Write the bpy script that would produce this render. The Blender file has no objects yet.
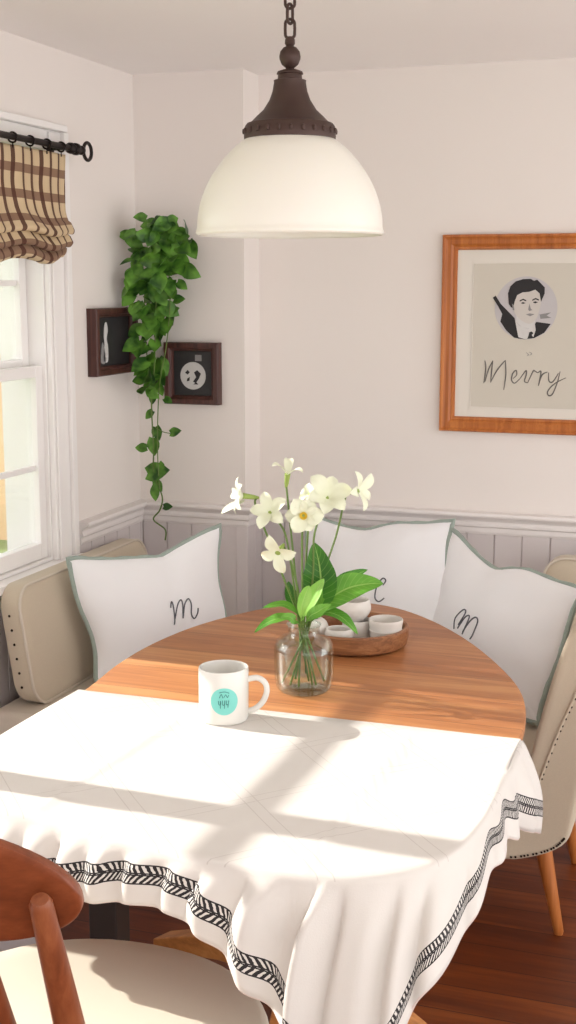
import bpy, math, random
from mathutils import Vector, Matrix
random.seed(7)
C = bpy.context.scene.collection
PI = math.pi
sin, cos = math.sin, math.cos

# ------------------------------------------------------------------ helpers
def lin(c):
    return tuple(((v/255.)/12.92 if v/255. <= .04045 else ((v/255.+.055)/1.055)**2.4) for v in c) + (1,)

class MB:
    """collects geometry for ONE mesh object"""
    def __init__(s): s.v = []; s.f = []; s.mi = []; s.uv = []; s.cur = 0
    def vert(s, p, uv=(0, 0)):
        s.v.append(tuple(p)); s.uv.append(uv); return len(s.v)-1
    def face(s, idx): s.f.append(tuple(idx)); s.mi.append(s.cur)
    def box(s, a, b, bev=0):
        x0, y0, z0 = a; x1, y1, z1 = b
        if bev <= 0:
            i = [s.vert(p) for p in ((x0,y0,z0),(x1,y0,z0),(x1,y1,z0),(x0,y1,z0),(x0,y0,z1),(x1,y0,z1),(x1,y1,z1),(x0,y1,z1))]
            for q in ((3,2,1,0),(4,5,6,7),(0,1,5,4),(1,2,6,5),(2,3,7,6),(3,0,4,7)): s.face([i[k] for k in q])
        else:
            e = bev
            rings = []
            for z, o in ((z0, e), (z0+e, 0), (z1-e, 0), (z1, e)):
                X0, X1, Y0, Y1 = x0+o, x1-o, y0+o, y1-o
                c = e
                rings.append([s.vert(p) for p in ((X0+c,Y0,z),(X1-c,Y0,z),(X1,Y0+c,z),(X1,Y1-c,z),(X1-c,Y1,z),(X0+c,Y1,z),(X0,Y1-c,z),(X0,Y0+c,z))])
            s.face(rings[0][::-1]); s.face(rings[-1])
            for r in range(3):
                for k in range(8):
                    s.face((rings[r][k], rings[r][(k+1)%8], rings[r+1][(k+1)%8], rings[r+1][k]))
        return s
    def lathe(s, prof, c=(0,0,0), n=40, closed=False, mat=None):
        rings = []
        for r, z in prof:
            if r < 1e-6:
                p = Vector((0,0,z)); p = mat @ p if mat else p
                rings.append([s.vert((p.x+c[0], p.y+c[1], p.z+c[2]))])
            else:
                rr = []
                for k in range(n):
                    p = Vector((r*cos(2*PI*k/n), r*sin(2*PI*k/n), z)); p = mat @ p if mat else p
                    rr.append(s.vert((p.x+c[0], p.y+c[1], p.z+c[2]), (k/n, z)))
                rings.append(rr)
        seq = list(zip(rings, rings[1:]))
        if closed: seq.append((rings[-1], rings[0]))
        for A, B in seq:
            for k in range(n):
                k2 = (k+1) % n
                if len(A) == 1 and len(B) == 1: break
                if len(A) == 1: s.face((A[0], B[k2], B[k]))
                elif len(B) == 1: s.face((A[k], A[k2], B[0]))
                else: s.face((A[k], A[k2], B[k2], B[k]))
        return s
    def tube(s, pts, r, n=10, closed=False, caps=True):
        P = [Vector(p) for p in pts]; N = len(P)
        R = r if isinstance(r, (list, tuple)) else [r]*N
        up = None; rings = []
        for i in range(N):
            if closed: t = P[(i+1)%N]-P[i-1]
            else: t = P[min(i+1,N-1)]-P[max(i-1,0)]
            t.normalize()
            if up is None:
                a = Vector((0,0,1)) if abs(t.z) < .9 else Vector((1,0,0))
                up = (a - a.dot(t)*t).normalized()
            else:
                up = (up - up.dot(t)*t)
                up = up.normalized() if up.length > 1e-6 else Vector((1,0,0))
            w = t.cross(up)
            rings.append([s.vert(P[i] + R[i]*(cos(2*PI*k/n)*up + sin(2*PI*k/n)*w), (k/n, i/N)) for k in range(n)])
        seq = list(zip(rings, rings[1:]))
        if closed: seq.append((rings[-1], rings[0]))
        for A, B in seq:
            for k in range(n): s.face((A[k], A[(k+1)%n], B[(k+1)%n], B[k]))
        if caps and not closed: s.face(rings[0][::-1]); s.face(rings[-1])
        return s
    def prism(s, poly, h0, h1, fn):
        """poly (a,b) extruded between h0,h1; fn(a,b,h)->xyz"""
        A = [s.vert(fn(a,b,h0)) for a,b in poly]; B = [s.vert(fn(a,b,h1)) for a,b in poly]
        n = len(poly)
        s.face(A[::-1]); s.face(B)
        for k in range(n): s.face((A[k], A[(k+1)%n], B[(k+1)%n], B[k]))
        return s
    def grid(s, nu, nv, fn):
        idx = []
        for j in range(nv+1):
            row = []
            for i in range(nu+1):
                r = fn(i/nu, j/nv)
                p, uv = r if isinstance(r[0], (tuple, list, Vector)) else (r, (i/nu, j/nv))
                row.append(s.vert(p, uv))
            idx.append(row)
        for j in range(nv):
            for i in range(nu): s.face((idx[j][i], idx[j][i+1], idx[j+1][i+1], idx[j+1][i]))
        return idx
    def build(s, name, mat, parent=None, smooth=True, angle=35, bevel=0, fixn=True):
        me = bpy.data.meshes.new(name); me.from_pydata(s.v, [], s.f)
        for m in (mat if isinstance(mat, (list, tuple)) else [mat]): me.materials.append(m)
        uvl = me.uv_layers.new(name='UVMap')
        for l in me.loops: uvl.data[l.index].uv = s.uv[l.vertex_index]
        for p, mi in zip(me.polygons, s.mi): p.material_index = mi
        if fixn:
            import bmesh
            bm = bmesh.new(); bm.from_mesh(me); bmesh.ops.recalc_face_normals(bm, faces=bm.faces); bm.to_mesh(me); bm.free()
        if smooth:
            me.shade_smooth()
            try: me.set_sharp_from_angle(angle=math.radians(angle))
            except Exception: pass
        o = bpy.data.objects.new(name, me); C.objects.link(o)
        if parent: attach(o, parent)
        if bevel:
            b = o.modifiers.new('bevel', 'BEVEL'); b.width = bevel; b.segments = 3; b.limit_method = 'ANGLE'; b.angle_limit = math.radians(40)
        return o

def attach(o, parent):
    o.parent = parent
    o.matrix_parent_inverse = Matrix.Identity(4)
    # geometry is authored in world space: counter the root's location
    M = Matrix.Identity(4); q = parent
    while q is not None:
        M = q.matrix_basis @ M; q = q.parent
    o.matrix_basis = M.inverted() @ o.matrix_basis

def thing(name, label, cat, loc=(0,0,0), group=None):
    o = bpy.data.objects.new(name, None); C.objects.link(o); o.location = loc
    o.empty_display_size = .05
    o['label'] = label; o['category'] = cat
    if group: o['group'] = group
    return o
def tag(o, label, cat, group=None):
    o['label'] = label; o['category'] = cat
    if group: o['group'] = group
    return o
def struct(o): o['kind'] = 'structure'; return o

def smoothpath(pts, n=8, closed=False):
    P = [Vector(p) for p in pts]; N = len(P); out = []
    rng = range(N) if closed else range(N-1)
    for i in rng:
        if closed: a, b, c, d = P[i-1], P[i], P[(i+1)%N], P[(i+2)%N]
        else: a, b, c, d = P[max(i-1,0)], P[i], P[i+1], P[min(i+2,N-1)]
        for k in range(n):
            t = k/n
            out.append(.5*((2*b)+(c-a)*t+(2*a-5*b+4*c-d)*t*t+(-a+3*b-3*c+d)*t**3))
    if not closed: out.append(P[-1])
    return out

# ------------------------------------------------------------------ materials
def newmat(name):
    m = bpy.data.materials.new(name); m.use_nodes = True
    nt = m.node_tree; b = nt.nodes['Principled BSDF']
    return m, nt, b
def N(nt, t, **kw):
    n = nt.nodes.new(t)
    for k, v in kw.items(): setattr(n, k, v)
    return n
def mathn(nt, op, a, b=None, c=None):
    n = nt.nodes.new('ShaderNodeMath'); n.operation = op
    for i, v in enumerate((a, b, c)):
        if v is None: continue
        if isinstance(v, (int, float)): n.inputs[i].default_value = v
        else: nt.links.new(v, n.inputs[i])
    return n.outputs[0]
def mixc(nt, f, a, b):
    n = nt.nodes.new('ShaderNodeMix'); n.data_type = 'RGBA'
    for sock, v in ((n.inputs[0], f), (n.inputs[6], a), (n.inputs[7], b)):
        if isinstance(v, (int, float)): sock.default_value = v
        elif isinstance(v, tuple): sock.default_value = v
        else: nt.links.new(v, sock)
    return n.outputs[2]
def bump(nt, b, h, strength=.3, dist=.002):
    n = nt.nodes.new('ShaderNodeBump'); n.inputs['Strength'].default_value = strength; n.inputs['Distance'].default_value = dist
    nt.links.new(h, n.inputs['Height']); nt.links.new(n.outputs[0], b.inputs['Normal'])
def noise(nt, scale, detail=3, vec=None, mapscale=None, coord='Object', rough=.5, dist=0):
    n = nt.nodes.new('ShaderNodeTexNoise'); n.inputs['Scale'].default_value = scale; n.inputs['Detail'].default_value = detail
    n.inputs['Roughness'].default_value = rough; n.inputs['Distortion'].default_value = dist
    if vec is None:
        tc = nt.nodes.new('ShaderNodeTexCoord'); vec = tc.outputs[coord]
    if mapscale:
        mp = nt.nodes.new('ShaderNodeMapping'); mp.inputs['Scale'].default_value = mapscale
        nt.links.new(vec, mp.inputs['Vector']); vec = mp.outputs[0]
    nt.links.new(vec, n.inputs['Vector'])
    return n.outputs['Fac']
def ramp(nt, f, stops):
    r = nt.nodes.new('ShaderNodeValToRGB'); e = r.color_ramp.elements
    while len(e) < len(stops): e.new(.5)
    for el, (p, c) in zip(e, stops): el.position = p; el.color = c
    nt.links.new(f, r.inputs[0]); return r.outputs[0]

def plain(name, col, rough=.5, metal=0, var=.06, nscale=12, bmp=0, bscale=200, sheen=0, sub=0, spec=None, coat=0):
    m, nt, b = newmat(name)
    c = lin(col); d = tuple(v*(1-var) for v in c[:3])+(1,)
    f = noise(nt, nscale, 4)
    nt.links.new(mixc(nt, f, c, d), b.inputs['Base Color'])
    b.inputs['Roughness'].default_value = rough; b.inputs['Metallic'].default_value = metal
    if spec is not None: b.inputs['Specular IOR Level'].default_value = spec
    if sheen: b.inputs['Sheen Weight'].default_value = sheen
    if coat: b.inputs['Coat Weight'].default_value = coat
    if sub:
        b.inputs['Subsurface Weight'].default_value = sub; b.inputs['Subsurface Radius'].default_value = (.01,.01,.008)
    if bmp: bump(nt, b, noise(nt, bscale, 2), bmp, .001)
    return m

M = {}
M['wall'] = plain('painted_wall', (236,229,224), .75, var=.03, nscale=3, bmp=.15, bscale=160)
M['ceil'] = plain('ceiling_paint', (247,243,241), .85, var=.02, nscale=3)
M['trim'] = plain('trim_paint', (236,230,228), .45, var=.02)
M['bead'] = plain('beadboard_paint', (217,209,209), .5, var=.03)
M['white'] = plain('window_paint', (243,240,238), .4, var=.02)
M['iron'] = plain('dark_iron', (38,30,28), .45, .6, var=.2)
M['bronze'] = plain('brown_bronze', (78,58,52), .5, .45, var=.25, nscale=20)
M['linen'] = plain('cream_linen', (206,192,170), .9, var=.12, nscale=300, bmp=.5, bscale=500, sheen=.2)
M['pad'] = plain('seat_pad_fabric', (214,203,188), .9, var=.06, nscale=200, bmp=.3, bscale=500)
M['cotton'] = plain('cushion_cotton', (246,246,248), .9, var=.03, nscale=8, bmp=.35, bscale=26, sheen=.1)
M['piping'] = plain('sage_piping', (164,178,169), .8, var=.2, nscale=60)
M['ink'] = plain('grey_thread', (95,96,104), .8)
M['ink_dark'] = plain('dark_ink', (42,40,42), .8)
M['brush'] = plain('brush_ink', (108,104,100), .8)
M['nail'] = plain('nail_metal', (50,38,30), .4, .7)
M['ceramic'] = plain('white_ceramic', (228,226,220), .25, var=.02, coat=.3)
M['cup'] = plain('cup_ceramic', (226,221,214), .45, var=.1, nscale=40)
M['teal'] = plain('teal_print', (128,214,204), .5, var=.08)
M['petal'] = plain('petal', (230,233,208), .55, var=.06, nscale=30, sub=.25)
M['yellow'] = plain('flower_centre', (222,190,60), .6)
M['stem'] = plain('flower_stem_green', (96,122,52), .55, var=.2)
M['bud'] = plain('flower_throat_green', (150,172,84), .55, var=.2)
M['seatcream'] = plain('chair_seat_cream', (226,216,198), .85, var=.03, bmp=.2, bscale=400)
M['mat'] = plain('passepartout', (226,221,212), .9, var=.02)
M['print'] = plain('print_paper', (208,202,190), .9, var=.02)
M['black'] = plain('photo_black', (48,46,48), .5, var=.4, nscale=30)
M['grey'] = plain('photo_grey', (150,148,148), .7, var=.3, nscale=40)
M['pale'] = plain('photo_pale', (214,212,210), .7, var=.15, nscale=40)
M['darkwood_leg'] = plain('dark_stained_leg', (46,36,32), .5)
M['grass'] = plain('lawn', (150,170,110), .9, var=.4, nscale=5)
M['tan'] = plain('tan_siding', (238,200,158), .8, var=.06)
M['roofgrey'] = plain('grey_roof', (190,198,208), .8, var=.15)

def leafmat(name, c1, c2, vein=False):
    m, nt, b = newmat(name)
    f = noise(nt, 14 if vein else 22, 2)
    col = mixc(nt, ramp(nt, f, [(.35,(0,0,0,1)),(.65,(1,1,1,1))]), lin(c1), lin(c2))
    if vein:
        tc = N(nt, 'ShaderNodeTexCoord'); sep = N(nt, 'ShaderNodeSeparateXYZ'); nt.links.new(tc.outputs['UV'], sep.inputs[0])
        au = mathn(nt, 'ABSOLUTE', sep.outputs[0])
        mid = mathn(nt, 'LESS_THAN', au, .05)
        side = mathn(nt, 'LESS_THAN', mathn(nt, 'FRACT', mathn(nt, 'MULTIPLY', mathn(nt, 'SUBTRACT', sep.outputs[1], mathn(nt, 'MULTIPLY', au, .16)), 13.)), .14)
        k = mathn(nt, 'MAXIMUM', mathn(nt, 'MULTIPLY', mid, .55), mathn(nt, 'MULTIPLY', side, .16))
        col = mixc(nt, k, col, lin((168,204,112)))
    nt.links.new(col, b.inputs['Base Color'])
    b.inputs['Roughness'].default_value = .42
    b.inputs['Specular IOR Level'].default_value = .35
    b.inputs['Transmission Weight'].default_value = 0
    return m
M['ivy'] = leafmat('vine_leaf', (32,74,18), (104,156,58))
M['leaf'] = leafmat('bouquet_leaf', (72,132,36), (106,164,56), True)
M['leaf_dark'] = leafmat('bouquet_leaf_dark', (44,98,26), (66,126,38), True)
M['leaf_light'] = leafmat('bouquet_leaf_light', (116,172,66), (148,196,92), True)
M['tree'] = leafmat('tree_leaf', (120,150,100), (168,190,140))

def woodmat(name, cols, rough=.35, scale=(1.2,14,14), axis='x', plank=None, groove=.0015, coat=.0, spec=.5):
    """cols = dark, mid, light"""
    m, nt, b = newmat(name)
    tc = N(nt, 'ShaderNodeTexCoord'); sep = N(nt, 'ShaderNodeSeparateXYZ'); nt.links.new(tc.outputs['Object'], sep.inputs[0])
    along, across, zz = (sep.outputs[0], sep.outputs[1], sep.outputs[2]) if axis == 'x' else ((sep.outputs[1], sep.outputs[0], sep.outputs[2]) if axis == 'y' else (sep.outputs[2], sep.outputs[0], sep.outputs[1]))
    comb = N(nt, 'ShaderNodeCombineXYZ')
    if plank:
        idx = mathn(nt, 'FLOOR', mathn(nt, 'DIVIDE', across, plank))
        wn = N(nt, 'ShaderNodeTexWhiteNoise'); wn.noise_dimensions = '1D'; nt.links.new(idx, wn.inputs['W'])
        al = mathn(nt, 'ADD', along, mathn(nt, 'MULTIPLY', wn.outputs['Value'], 7.3))
    else: al = along
    nt.links.new(al, comb.inputs[0]); nt.links.new(across, comb.inputs[1]); nt.links.new(zz, comb.inputs[2])
    f = noise(nt, 1.6, 5, comb.outputs[0], scale, rough=.6, dist=.9)
    f2 = noise(nt, 1.6, 3, comb.outputs[0], (scale[0]*2.2, scale[1]*7, scale[2]*7), rough=.6)
    g = mathn(nt, 'ADD', mathn(nt, 'MULTIPLY', f, .75), mathn(nt, 'MULTIPLY', f2, .25))
    if plank: g = mathn(nt, 'ADD', g, mathn(nt, 'MULTIPLY', mathn(nt, 'SUBTRACT', wn.outputs['Value'], .5), .16))
    col = ramp(nt, g, [(.34, lin(cols[0])), (.5, lin(cols[1])), (.66, lin(cols[2]))])
    if plank and groove:
        fr = mathn(nt, 'FRACT', mathn(nt, 'DIVIDE', across, plank))
        d = mathn(nt, 'ABSOLUTE', mathn(nt, 'SUBTRACT', fr, .5))
        gm = mathn(nt, 'GREATER_THAN', d, .5-groove/plank)
        col = mixc(nt, gm, col, tuple(v*.35 for v in lin(cols[0])[:3])+(1,))
    nt.links.new(col, b.inputs['Base Color'])
    b.inputs['Roughness'].default_value = rough; b.inputs['Coat Weight'].default_value = coat
    b.inputs['Specular IOR Level'].default_value = spec
    bump(nt, b, g, .12, .002)
    return m
M['tabletop'] = woodmat('tabletop_wood', ((160,100,58),(184,121,74),(204,144,92)), .42, (1.0,13,13), plank=.16, groove=.0007, spec=.35)
M['floor'] = woodmat('floor_wood', ((84,34,8),(108,48,14),(138,70,24)), .42, (.7,6,6), plank=.11, groove=.0015, spec=.4)
M['chairwood'] = woodmat('chair_wood', ((100,48,26),(126,64,36),(146,80,48)), .34, (1,10,10), spec=.4)
M['chairpost'] = woodmat('chair_post_wood', ((100,50,28),(128,68,40),(148,86,54)), .34, (1,10,10), axis='z', spec=.4)
M['legwood'] = woodmat('leg_wood', ((140,78,34),(176,104,50),(198,124,66)), .4, (1,10,10), axis='z')
M['footwood'] = woodmat('foot_wood', ((150,92,46),(190,124,66),(212,148,88)), .45, (1,10,10))
M['traywood'] = woodmat('tray_wood', ((112,70,42),(146,96,60),(170,118,78)), .5, (2,30,60))
M['frameoak'] = woodmat('frame_orange_wood', ((150,82,32),(178,102,44),(196,120,56)), .4, (1,20,20), axis='z')
M['frameoakh'] = woodmat('frame_orange_wood_rail', ((150,82,32),(178,102,44),(196,120,56)), .4, (1,20,20))
M['framedark'] = woodmat('frame_walnut', ((50,26,22),(74,40,34),(92,54,46)), .45, (1,30,30), axis='z')

def glassmat(name, tint=(.97,.99,.98,1), gloss=.1, k=.9):
    m, nt, b = newmat(name); nt.nodes.remove(b)
    out = nt.nodes['Material Output']
    tr = N(nt, 'ShaderNodeBsdfTransparent'); tr.inputs[0].default_value = tint
    gl = N(nt, 'ShaderNodeBsdfGlossy'); gl.inputs['Roughness'].default_value = .03
    lw = N(nt, 'ShaderNodeLayerWeight'); lw.inputs[0].default_value = .35
    mx = N(nt, 'ShaderNodeMixShader')
    fac = mathn(nt, 'MINIMUM', mathn(nt, 'ADD', mathn(nt, 'MULTIPLY', lw.outputs['Fresnel'], k), gloss*.2), .9)
    nt.links.new(fac, mx.inputs[0]); nt.links.new(tr.outputs[0], mx.inputs[1]); nt.links.new(gl.outputs[0], mx.inputs[2])
    nt.links.new(mx.outputs[0], out.inputs['Surface'])
    return m
M['pane'] = glassmat('window_glass', (.985,.99,.99,1), .03, k=.3)
M['glass'] = glassmat('vase_glass', (.965,.992,.972,1), .10, k=.3)
M['water'] = glassmat('water', (.97,.995,.975,1), .03, k=.2)

def opal():
    m, nt, b = newmat('opal_glass')
    b.inputs['Base Color'].default_value = lin((238,234,224)); b.inputs['Roughness'].default_value = .3
    f = noise(nt, 3, 2)
    nt.links.new(mixc(nt, f, lin((241,238,230)), lin((234,230,218))), b.inputs['Base Color'])
    b.inputs['Subsurface Weight'].default_value = .3; b.inputs['Subsurface Radius'].default_value = (.03,.03,.025)
    return m
M['opal'] = opal()

def plaid():
    m, nt, b = newmat('brown_plaid_fabric')
    tc = N(nt, 'ShaderNodeTexCoord'); sep = N(nt, 'ShaderNodeSeparateXYZ'); nt.links.new(tc.outputs['UV'], sep.inputs[0])
    u, v = sep.outputs[0], sep.outputs[1]
    def band(x, period, width, off=0):
        fr = mathn(nt, 'FRACT', mathn(nt, 'DIVIDE', mathn(nt, 'ADD', x, off), period))
        return mathn(nt, 'LESS_THAN', fr, width/period)
    bu = band(u, .053, .016, 10.0); bv = band(v, .078, .027, 10.0+.012)
    th = N(nt, 'ShaderNodeTexNoise'); th.inputs['Scale'].default_value = 500
    base = mixc(nt, th.outputs['Fac'], lin((212,190,156)), lin((196,172,136)))
    c1 = mixc(nt, mathn(nt, 'MULTIPLY', bv, .85), base, lin((120,86,68)))
    c2 = mixc(nt, mathn(nt, 'MULTIPLY', bu, .94), c1, lin((82,48,36)))
    nt.links.new(c2, b.inputs['Base Color']); b.inputs['Roughness'].default_value = .9
    bump(nt, b, th.outputs['Fac'], .3, .001)
    return m
M['plaid'] = plaid()

def clothmat():
    m, nt, b = newmat('tablecloth_linen')
    tc = N(nt, 'ShaderNodeTexCoord'); sep = N(nt, 'ShaderNodeSeparateXYZ'); nt.links.new(tc.outputs['UV'], sep.inputs[0])
    u, v = sep.outputs[0], sep.outputs[1]       # u along hem in metres, v distance from hem in metres
    lo, hi = .034, .068
    inb = mathn(nt, 'MULTIPLY', mathn(nt, 'GREATER_THAN', v, lo), mathn(nt, 'LESS_THAN', v, hi))
    d = mathn(nt, 'ABSOLUTE', mathn(nt, 'SUBTRACT', v, (lo+hi)/2))
    wob = mathn(nt, 'MULTIPLY', mathn(nt, 'SUBTRACT', noise(nt, 120, 2, tc.outputs['UV']), .5), .004)
    st = mathn(nt, 'FRACT', mathn(nt, 'DIVIDE', mathn(nt, 'ADD', mathn(nt, 'ADD', u, mathn(nt, 'MULTIPLY', d, .55)), wob), .0072))
    stripe = mathn(nt, 'LESS_THAN', st, .56)
    edge = mathn(nt, 'GREATER_THAN', d, (hi-lo)/2-.0025)
    mid = mathn(nt, 'LESS_THAN', mathn(nt, 'ABSOLUTE', mathn(nt, 'SUBTRACT', d, .0015)), .0012)
    k = mathn(nt, 'MULTIPLY', inb, mathn(nt, 'MINIMUM', mathn(nt, 'ADD', mathn(nt, 'ADD', stripe, edge), mid), 1))
    # faint woven diamond lines on the top
    so = N(nt, 'ShaderNodeSeparateXYZ'); nt.links.new(tc.outputs['Object'], so.inputs[0])
    def lines(a, bb, per, w, off=0.):
        x = mathn(nt, 'ADD', mathn(nt, 'MULTIPLY', so.outputs[0], a), mathn(nt, 'MULTIPLY', so.outputs[1], bb))
        fr = mathn(nt, 'FRACT', mathn(nt, 'DIVIDE', mathn(nt, 'ADD', x, 20.0+off), per))
        return mathn(nt, 'LESS_THAN', fr, w/per)
    L = mathn(nt, 'MAXIMUM', mathn(nt, 'MAXIMUM', lines(1, .9, .26, .0025), lines(1, -.9, .26, .0025)),
              mathn(nt, 'MAXIMUM', lines(1, .9, .26, .0025, .03), lines(1, -.9, .26, .0025, .03)))
    base = mixc(nt, mathn(nt, 'MULTIPLY', mathn(nt, 'MULTIPLY', L, mathn(nt, 'GREATER_THAN', so.outputs[2], .7575)), .35), lin((218,213,207)), lin((168,158,150)))
    nt.links.new(mixc(nt, k, base, lin((36,32,34))), b.inputs['Base Color'])
    b.inputs['Roughness'].default_value = .9; b.inputs['Sheen Weight'].default_value = .1
    bump(nt, b, noise(nt, 420, 2), .25, .001)
    return m
M['cloth'] = clothmat()

# ------------------------------------------------------------------ room
WX, BY, CY, CX, CZ = -2.04, 4.40, 4.25, -1.635, 2.36
RAILB, RAILT = .809, .885
mb = MB(); mb.box((-2.3,-.9,-.1), (1.9,4.6,0)); struct(mb.build('floor', M['floor'], smooth=False))
mb = MB(); mb.box((-2.3,-2.4,CZ), (2.8,4.6,CZ+.12)); struct(mb.build('ceiling', M['ceil'], smooth=False))
mb = MB(); mb.box((-2.2,BY,0), (2.0,BY+.15,CZ)); struct(mb.build('wall_back', M['wall'], smooth=False))
mb = MB(); mb.box((-2.2,CY,0), (CX,BY+.02,CZ)); struct(mb.build('column', M['wall'], smooth=False))
# left wall with two window openings
ZS, ZH = .79, 2.055
A0, A1, B0, B1 = 2.93, 3.605, 1.02, 2.83
mb = MB(); X0, X1 = WX-.16, WX
mb.box((X0,-2.4,0), (X1,B0,CZ)); mb.box((X0,B1,0), (X1,A0,CZ)); mb.box((X0,A1,0), (X1,CY+.02,CZ))
mb.box((X0,B0,0), (X1,B1,ZS)); mb.box((X0,B0,ZH), (X1,B1,CZ)); mb.box((X0,A0,0), (X1,A1,ZS)); mb.box((X0,A0,ZH), (X1,A1,CZ))
struct(mb.build('wall_left', M['wall'], smooth=False))

mb = MB(); mb.box((-2.2,-2.55,0), (.1,-2.4,CZ)); struct(mb.build('wall_rear_light_blocker', M['wall'], smooth=False))  # unseen part-width wall, added to cut fill light from behind the camera
# beadboard: grooved planks (one mesh per wall)
def bead(name, along0, along1, z0, z1, fn, w=.095):
    mb = MB(); n = int((along1-along0)/w)+1
    for i in range(n):
        a = along0+i*w; b = min(a+w, along1)
        if b-a < .01: continue
        g = .003
        prof = [(a, 0), (a, .006), (a+g, .012), (b-g, .012), (b, .006), (b, 0)]
        mb.prism(prof, z0, z1, lambda p, d, h: fn(p, d, h))
    return struct(mb.build(name, M['bead'], smooth=False))
bead('trim_1', CX+.003, 1.9, 0, RAILB+.02, lambda p,d,h: (p, BY-d, h))
bead('trim_2', WX+.012, CX+.012, 0, RAILB+.02, lambda p,d,h: (p, CY-d, h))
bead('trim_3', -.6, CY-.012, 0, ZS-.08, lambda p,d,h: (WX+d, p, h))
bead('trim_4', A1+.14, CY-.012, ZS-.08, RAILB+.02, lambda p,d,h: (WX+d, p, h))
bead('trim_5', CY-.012, BY-.012, 0, RAILB+.02, lambda p,d,h: (CX+d, p, h), w=.08)

mb = MB(); mb.box((CX-.03,CY-.015,0), (CX+.015,CY+.03,RAILB+.01)); struct(mb.build('trim_7', M['bead'], smooth=False, bevel=.002))
# chair rail: moulded profile swept along the walls round the column
prof = [(0,RAILB),(.014,RAILB),(.017,RAILB+.008),(.017,RAILB+.022),(.024,RAILB+.028),(.024,RAILB+.036),(.020,RAILB+.044),(.026,RAILB+.052),(.036,RAILB+.060),(.044,RAILB+.062),(.046,RAILB+.068),(.044,RAILT),(0,RAILT)]
path = [((WX,A1+.155),(1,0)), ((WX,CY),(1,-1)), ((CX,CY),(1,-1)), ((CX,BY),(1,-1)), ((1.9,BY),(0,-1))]
mb = MB(); rings = []
for (px, py), (dx, dy) in path: rings.append([mb.vert((px+dx*o, py+dy*o, z)) for o, z in prof])
for A, B in zip(rings, rings[1:]):
    for k in range(len(prof)-1): mb.face((A[k], A[k+1], B[k+1], B[k]))
mb.face(rings[0]); mb.face(rings[-1][::-1])
struct(mb.build('trim_6', M['trim'], smooth=False))
mb = MB(); mb.box((WX,-1.5,0), (WX+.03,CY,.11)); mb.box((WX,-1.5,.11), (WX+.018,CY,.13)); struct(mb.build('baseboard_left', M['trim'], smooth=False))
mb = MB(); mb.box((CX+.02,BY-.03,0), (1.9,BY,.11)); mb.box((CX+.02,BY-.018,.11), (1.9,BY,.13)); struct(mb.build('baseboard_back', M['trim'], smooth=False))

# windows -------------------------------------------------
def window(name, y0, y1, verticals, low_v, low_m, stile=.040):
    root = bpy.data.objects.new(name, None); C.objects.link(root); root.location = (WX-.08,(y0+y1)/2,ZS); struct(root)
    xs0, xs1 = (WX-.085, WX-.045) if not low_m else (WX-.068, WX-.032)
    mb = MB()   # jamb lining
    mb.box((X0,y0,ZS), (X1,y0+.012,ZH)); mb.box((X0,y1-.012,ZS), (X1,y1,ZH)); mb.box((X0,y0+.012,ZH-.012), (X1,y1-.012,ZH)); mb.box((X0-.03,y0+.012,ZS), (X1,y1-.012,ZS+.012))
    mb.build('window_frame', M['white'], root, smooth=False, bevel=.002)
    def sash(nm, za, zb, xa, xb, mz, rb=.05, rt=.035):
        m2 = MB(); ya, yb = y0+.013, y1-.013; s = stile
        m2.box((xa,ya,za), (xb,ya+s,zb)); m2.box((xa,yb-s,za), (xb,yb,zb))
        m2.box((xa,ya+s,za), (xb,yb-s,za+rb)); m2.box((xa,ya+s,zb-rt), (xb,yb-s,zb))
        sh = m2.build(nm, M['white'], root, smooth=False, bevel=.003)
        m3 = MB()
        for yv, wv in verticals: m3.box((xa+.008,yv-wv/2,za+rb), (xb-.008,yv+wv/2,zb-rt))
        if mz:
            ys = [ya+s] + [e for yv, wv in verticals for e in (yv-wv/2, yv+wv/2)] + [yb-s]
            for i in range(0, len(ys), 2): m3.box((xa+.01,ys[i],mz-.009), (xb-.01,ys[i+1],mz+.009))
        if m3.v: m3.build('muntin', M['white'], sh, smooth=False, bevel=.002)
        m4 = MB(); xm = (xa+xb)/2
        m4.box((xm-.002,ya+s-.005,za+rb-.005), (xm+.002,yb-s+.005,zb-rt+.005)); m4.build('pane', M['pane'], sh, smooth=False)
    if low_m:
        sash('lower_sash', ZS+.013, 1.405, xs0+.02, xs1+.02, low_m)
        sash('upper_sash', 1.375, ZH-.013, xs0-.025, xs1-.025, 1.655)
    else:
        sash('lower_sash', ZS+.013, 1.392, xs0+.02, xs0+.048, None, .05, .024)
        sash('upper_sash', 1.386, ZH-.013, xs0-.009, xs0+.019, None, .024, .035)
    mb = MB()  # casing
    w = .118
    def cas(a, b):
        mb.box(a, b)
    for (a, b) in (((WX,y1-.004,ZS-.0), (WX+.018,y1+w,ZH+.055)), ((WX,y0-.055,ZS), (WX+.018,y0+.004,ZH+.055))):
        mb.box(a, b)
    mb.box((WX,y0+.004,ZH-.004), (WX+.018,y1-.004,ZH+.055))
    mb.box((WX+.018,y1+.008,ZS), (WX+.026,y1+.05,ZH+.05)); mb.box((WX+.018,y1+w-.03,ZS), (WX+.032,y1+w,ZH+.055))
    mb.box((WX,y0-.06,ZH+.055), (WX+.04,y1+w-.02,ZH+.075))
    mb.build('casing', M['white'], root, smooth=False, bevel=.003)
    mb = MB(); mb.box((WX-.02,y0-.06,ZS-.025), (WX+.05,y1+w+.01,ZS)); mb.box((WX,y0-.05,ZS-.08), (WX+.02,y1+w,ZS-.025))
    mb.build('window_sill', M['white'], root, smooth=False, bevel=.004)
window('window_1', A0, A1, [(3.285,.02)], True, 1.09)
window('window_2', B0, B1, [(1.985,.085)], True, None, stile=.03)

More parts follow.
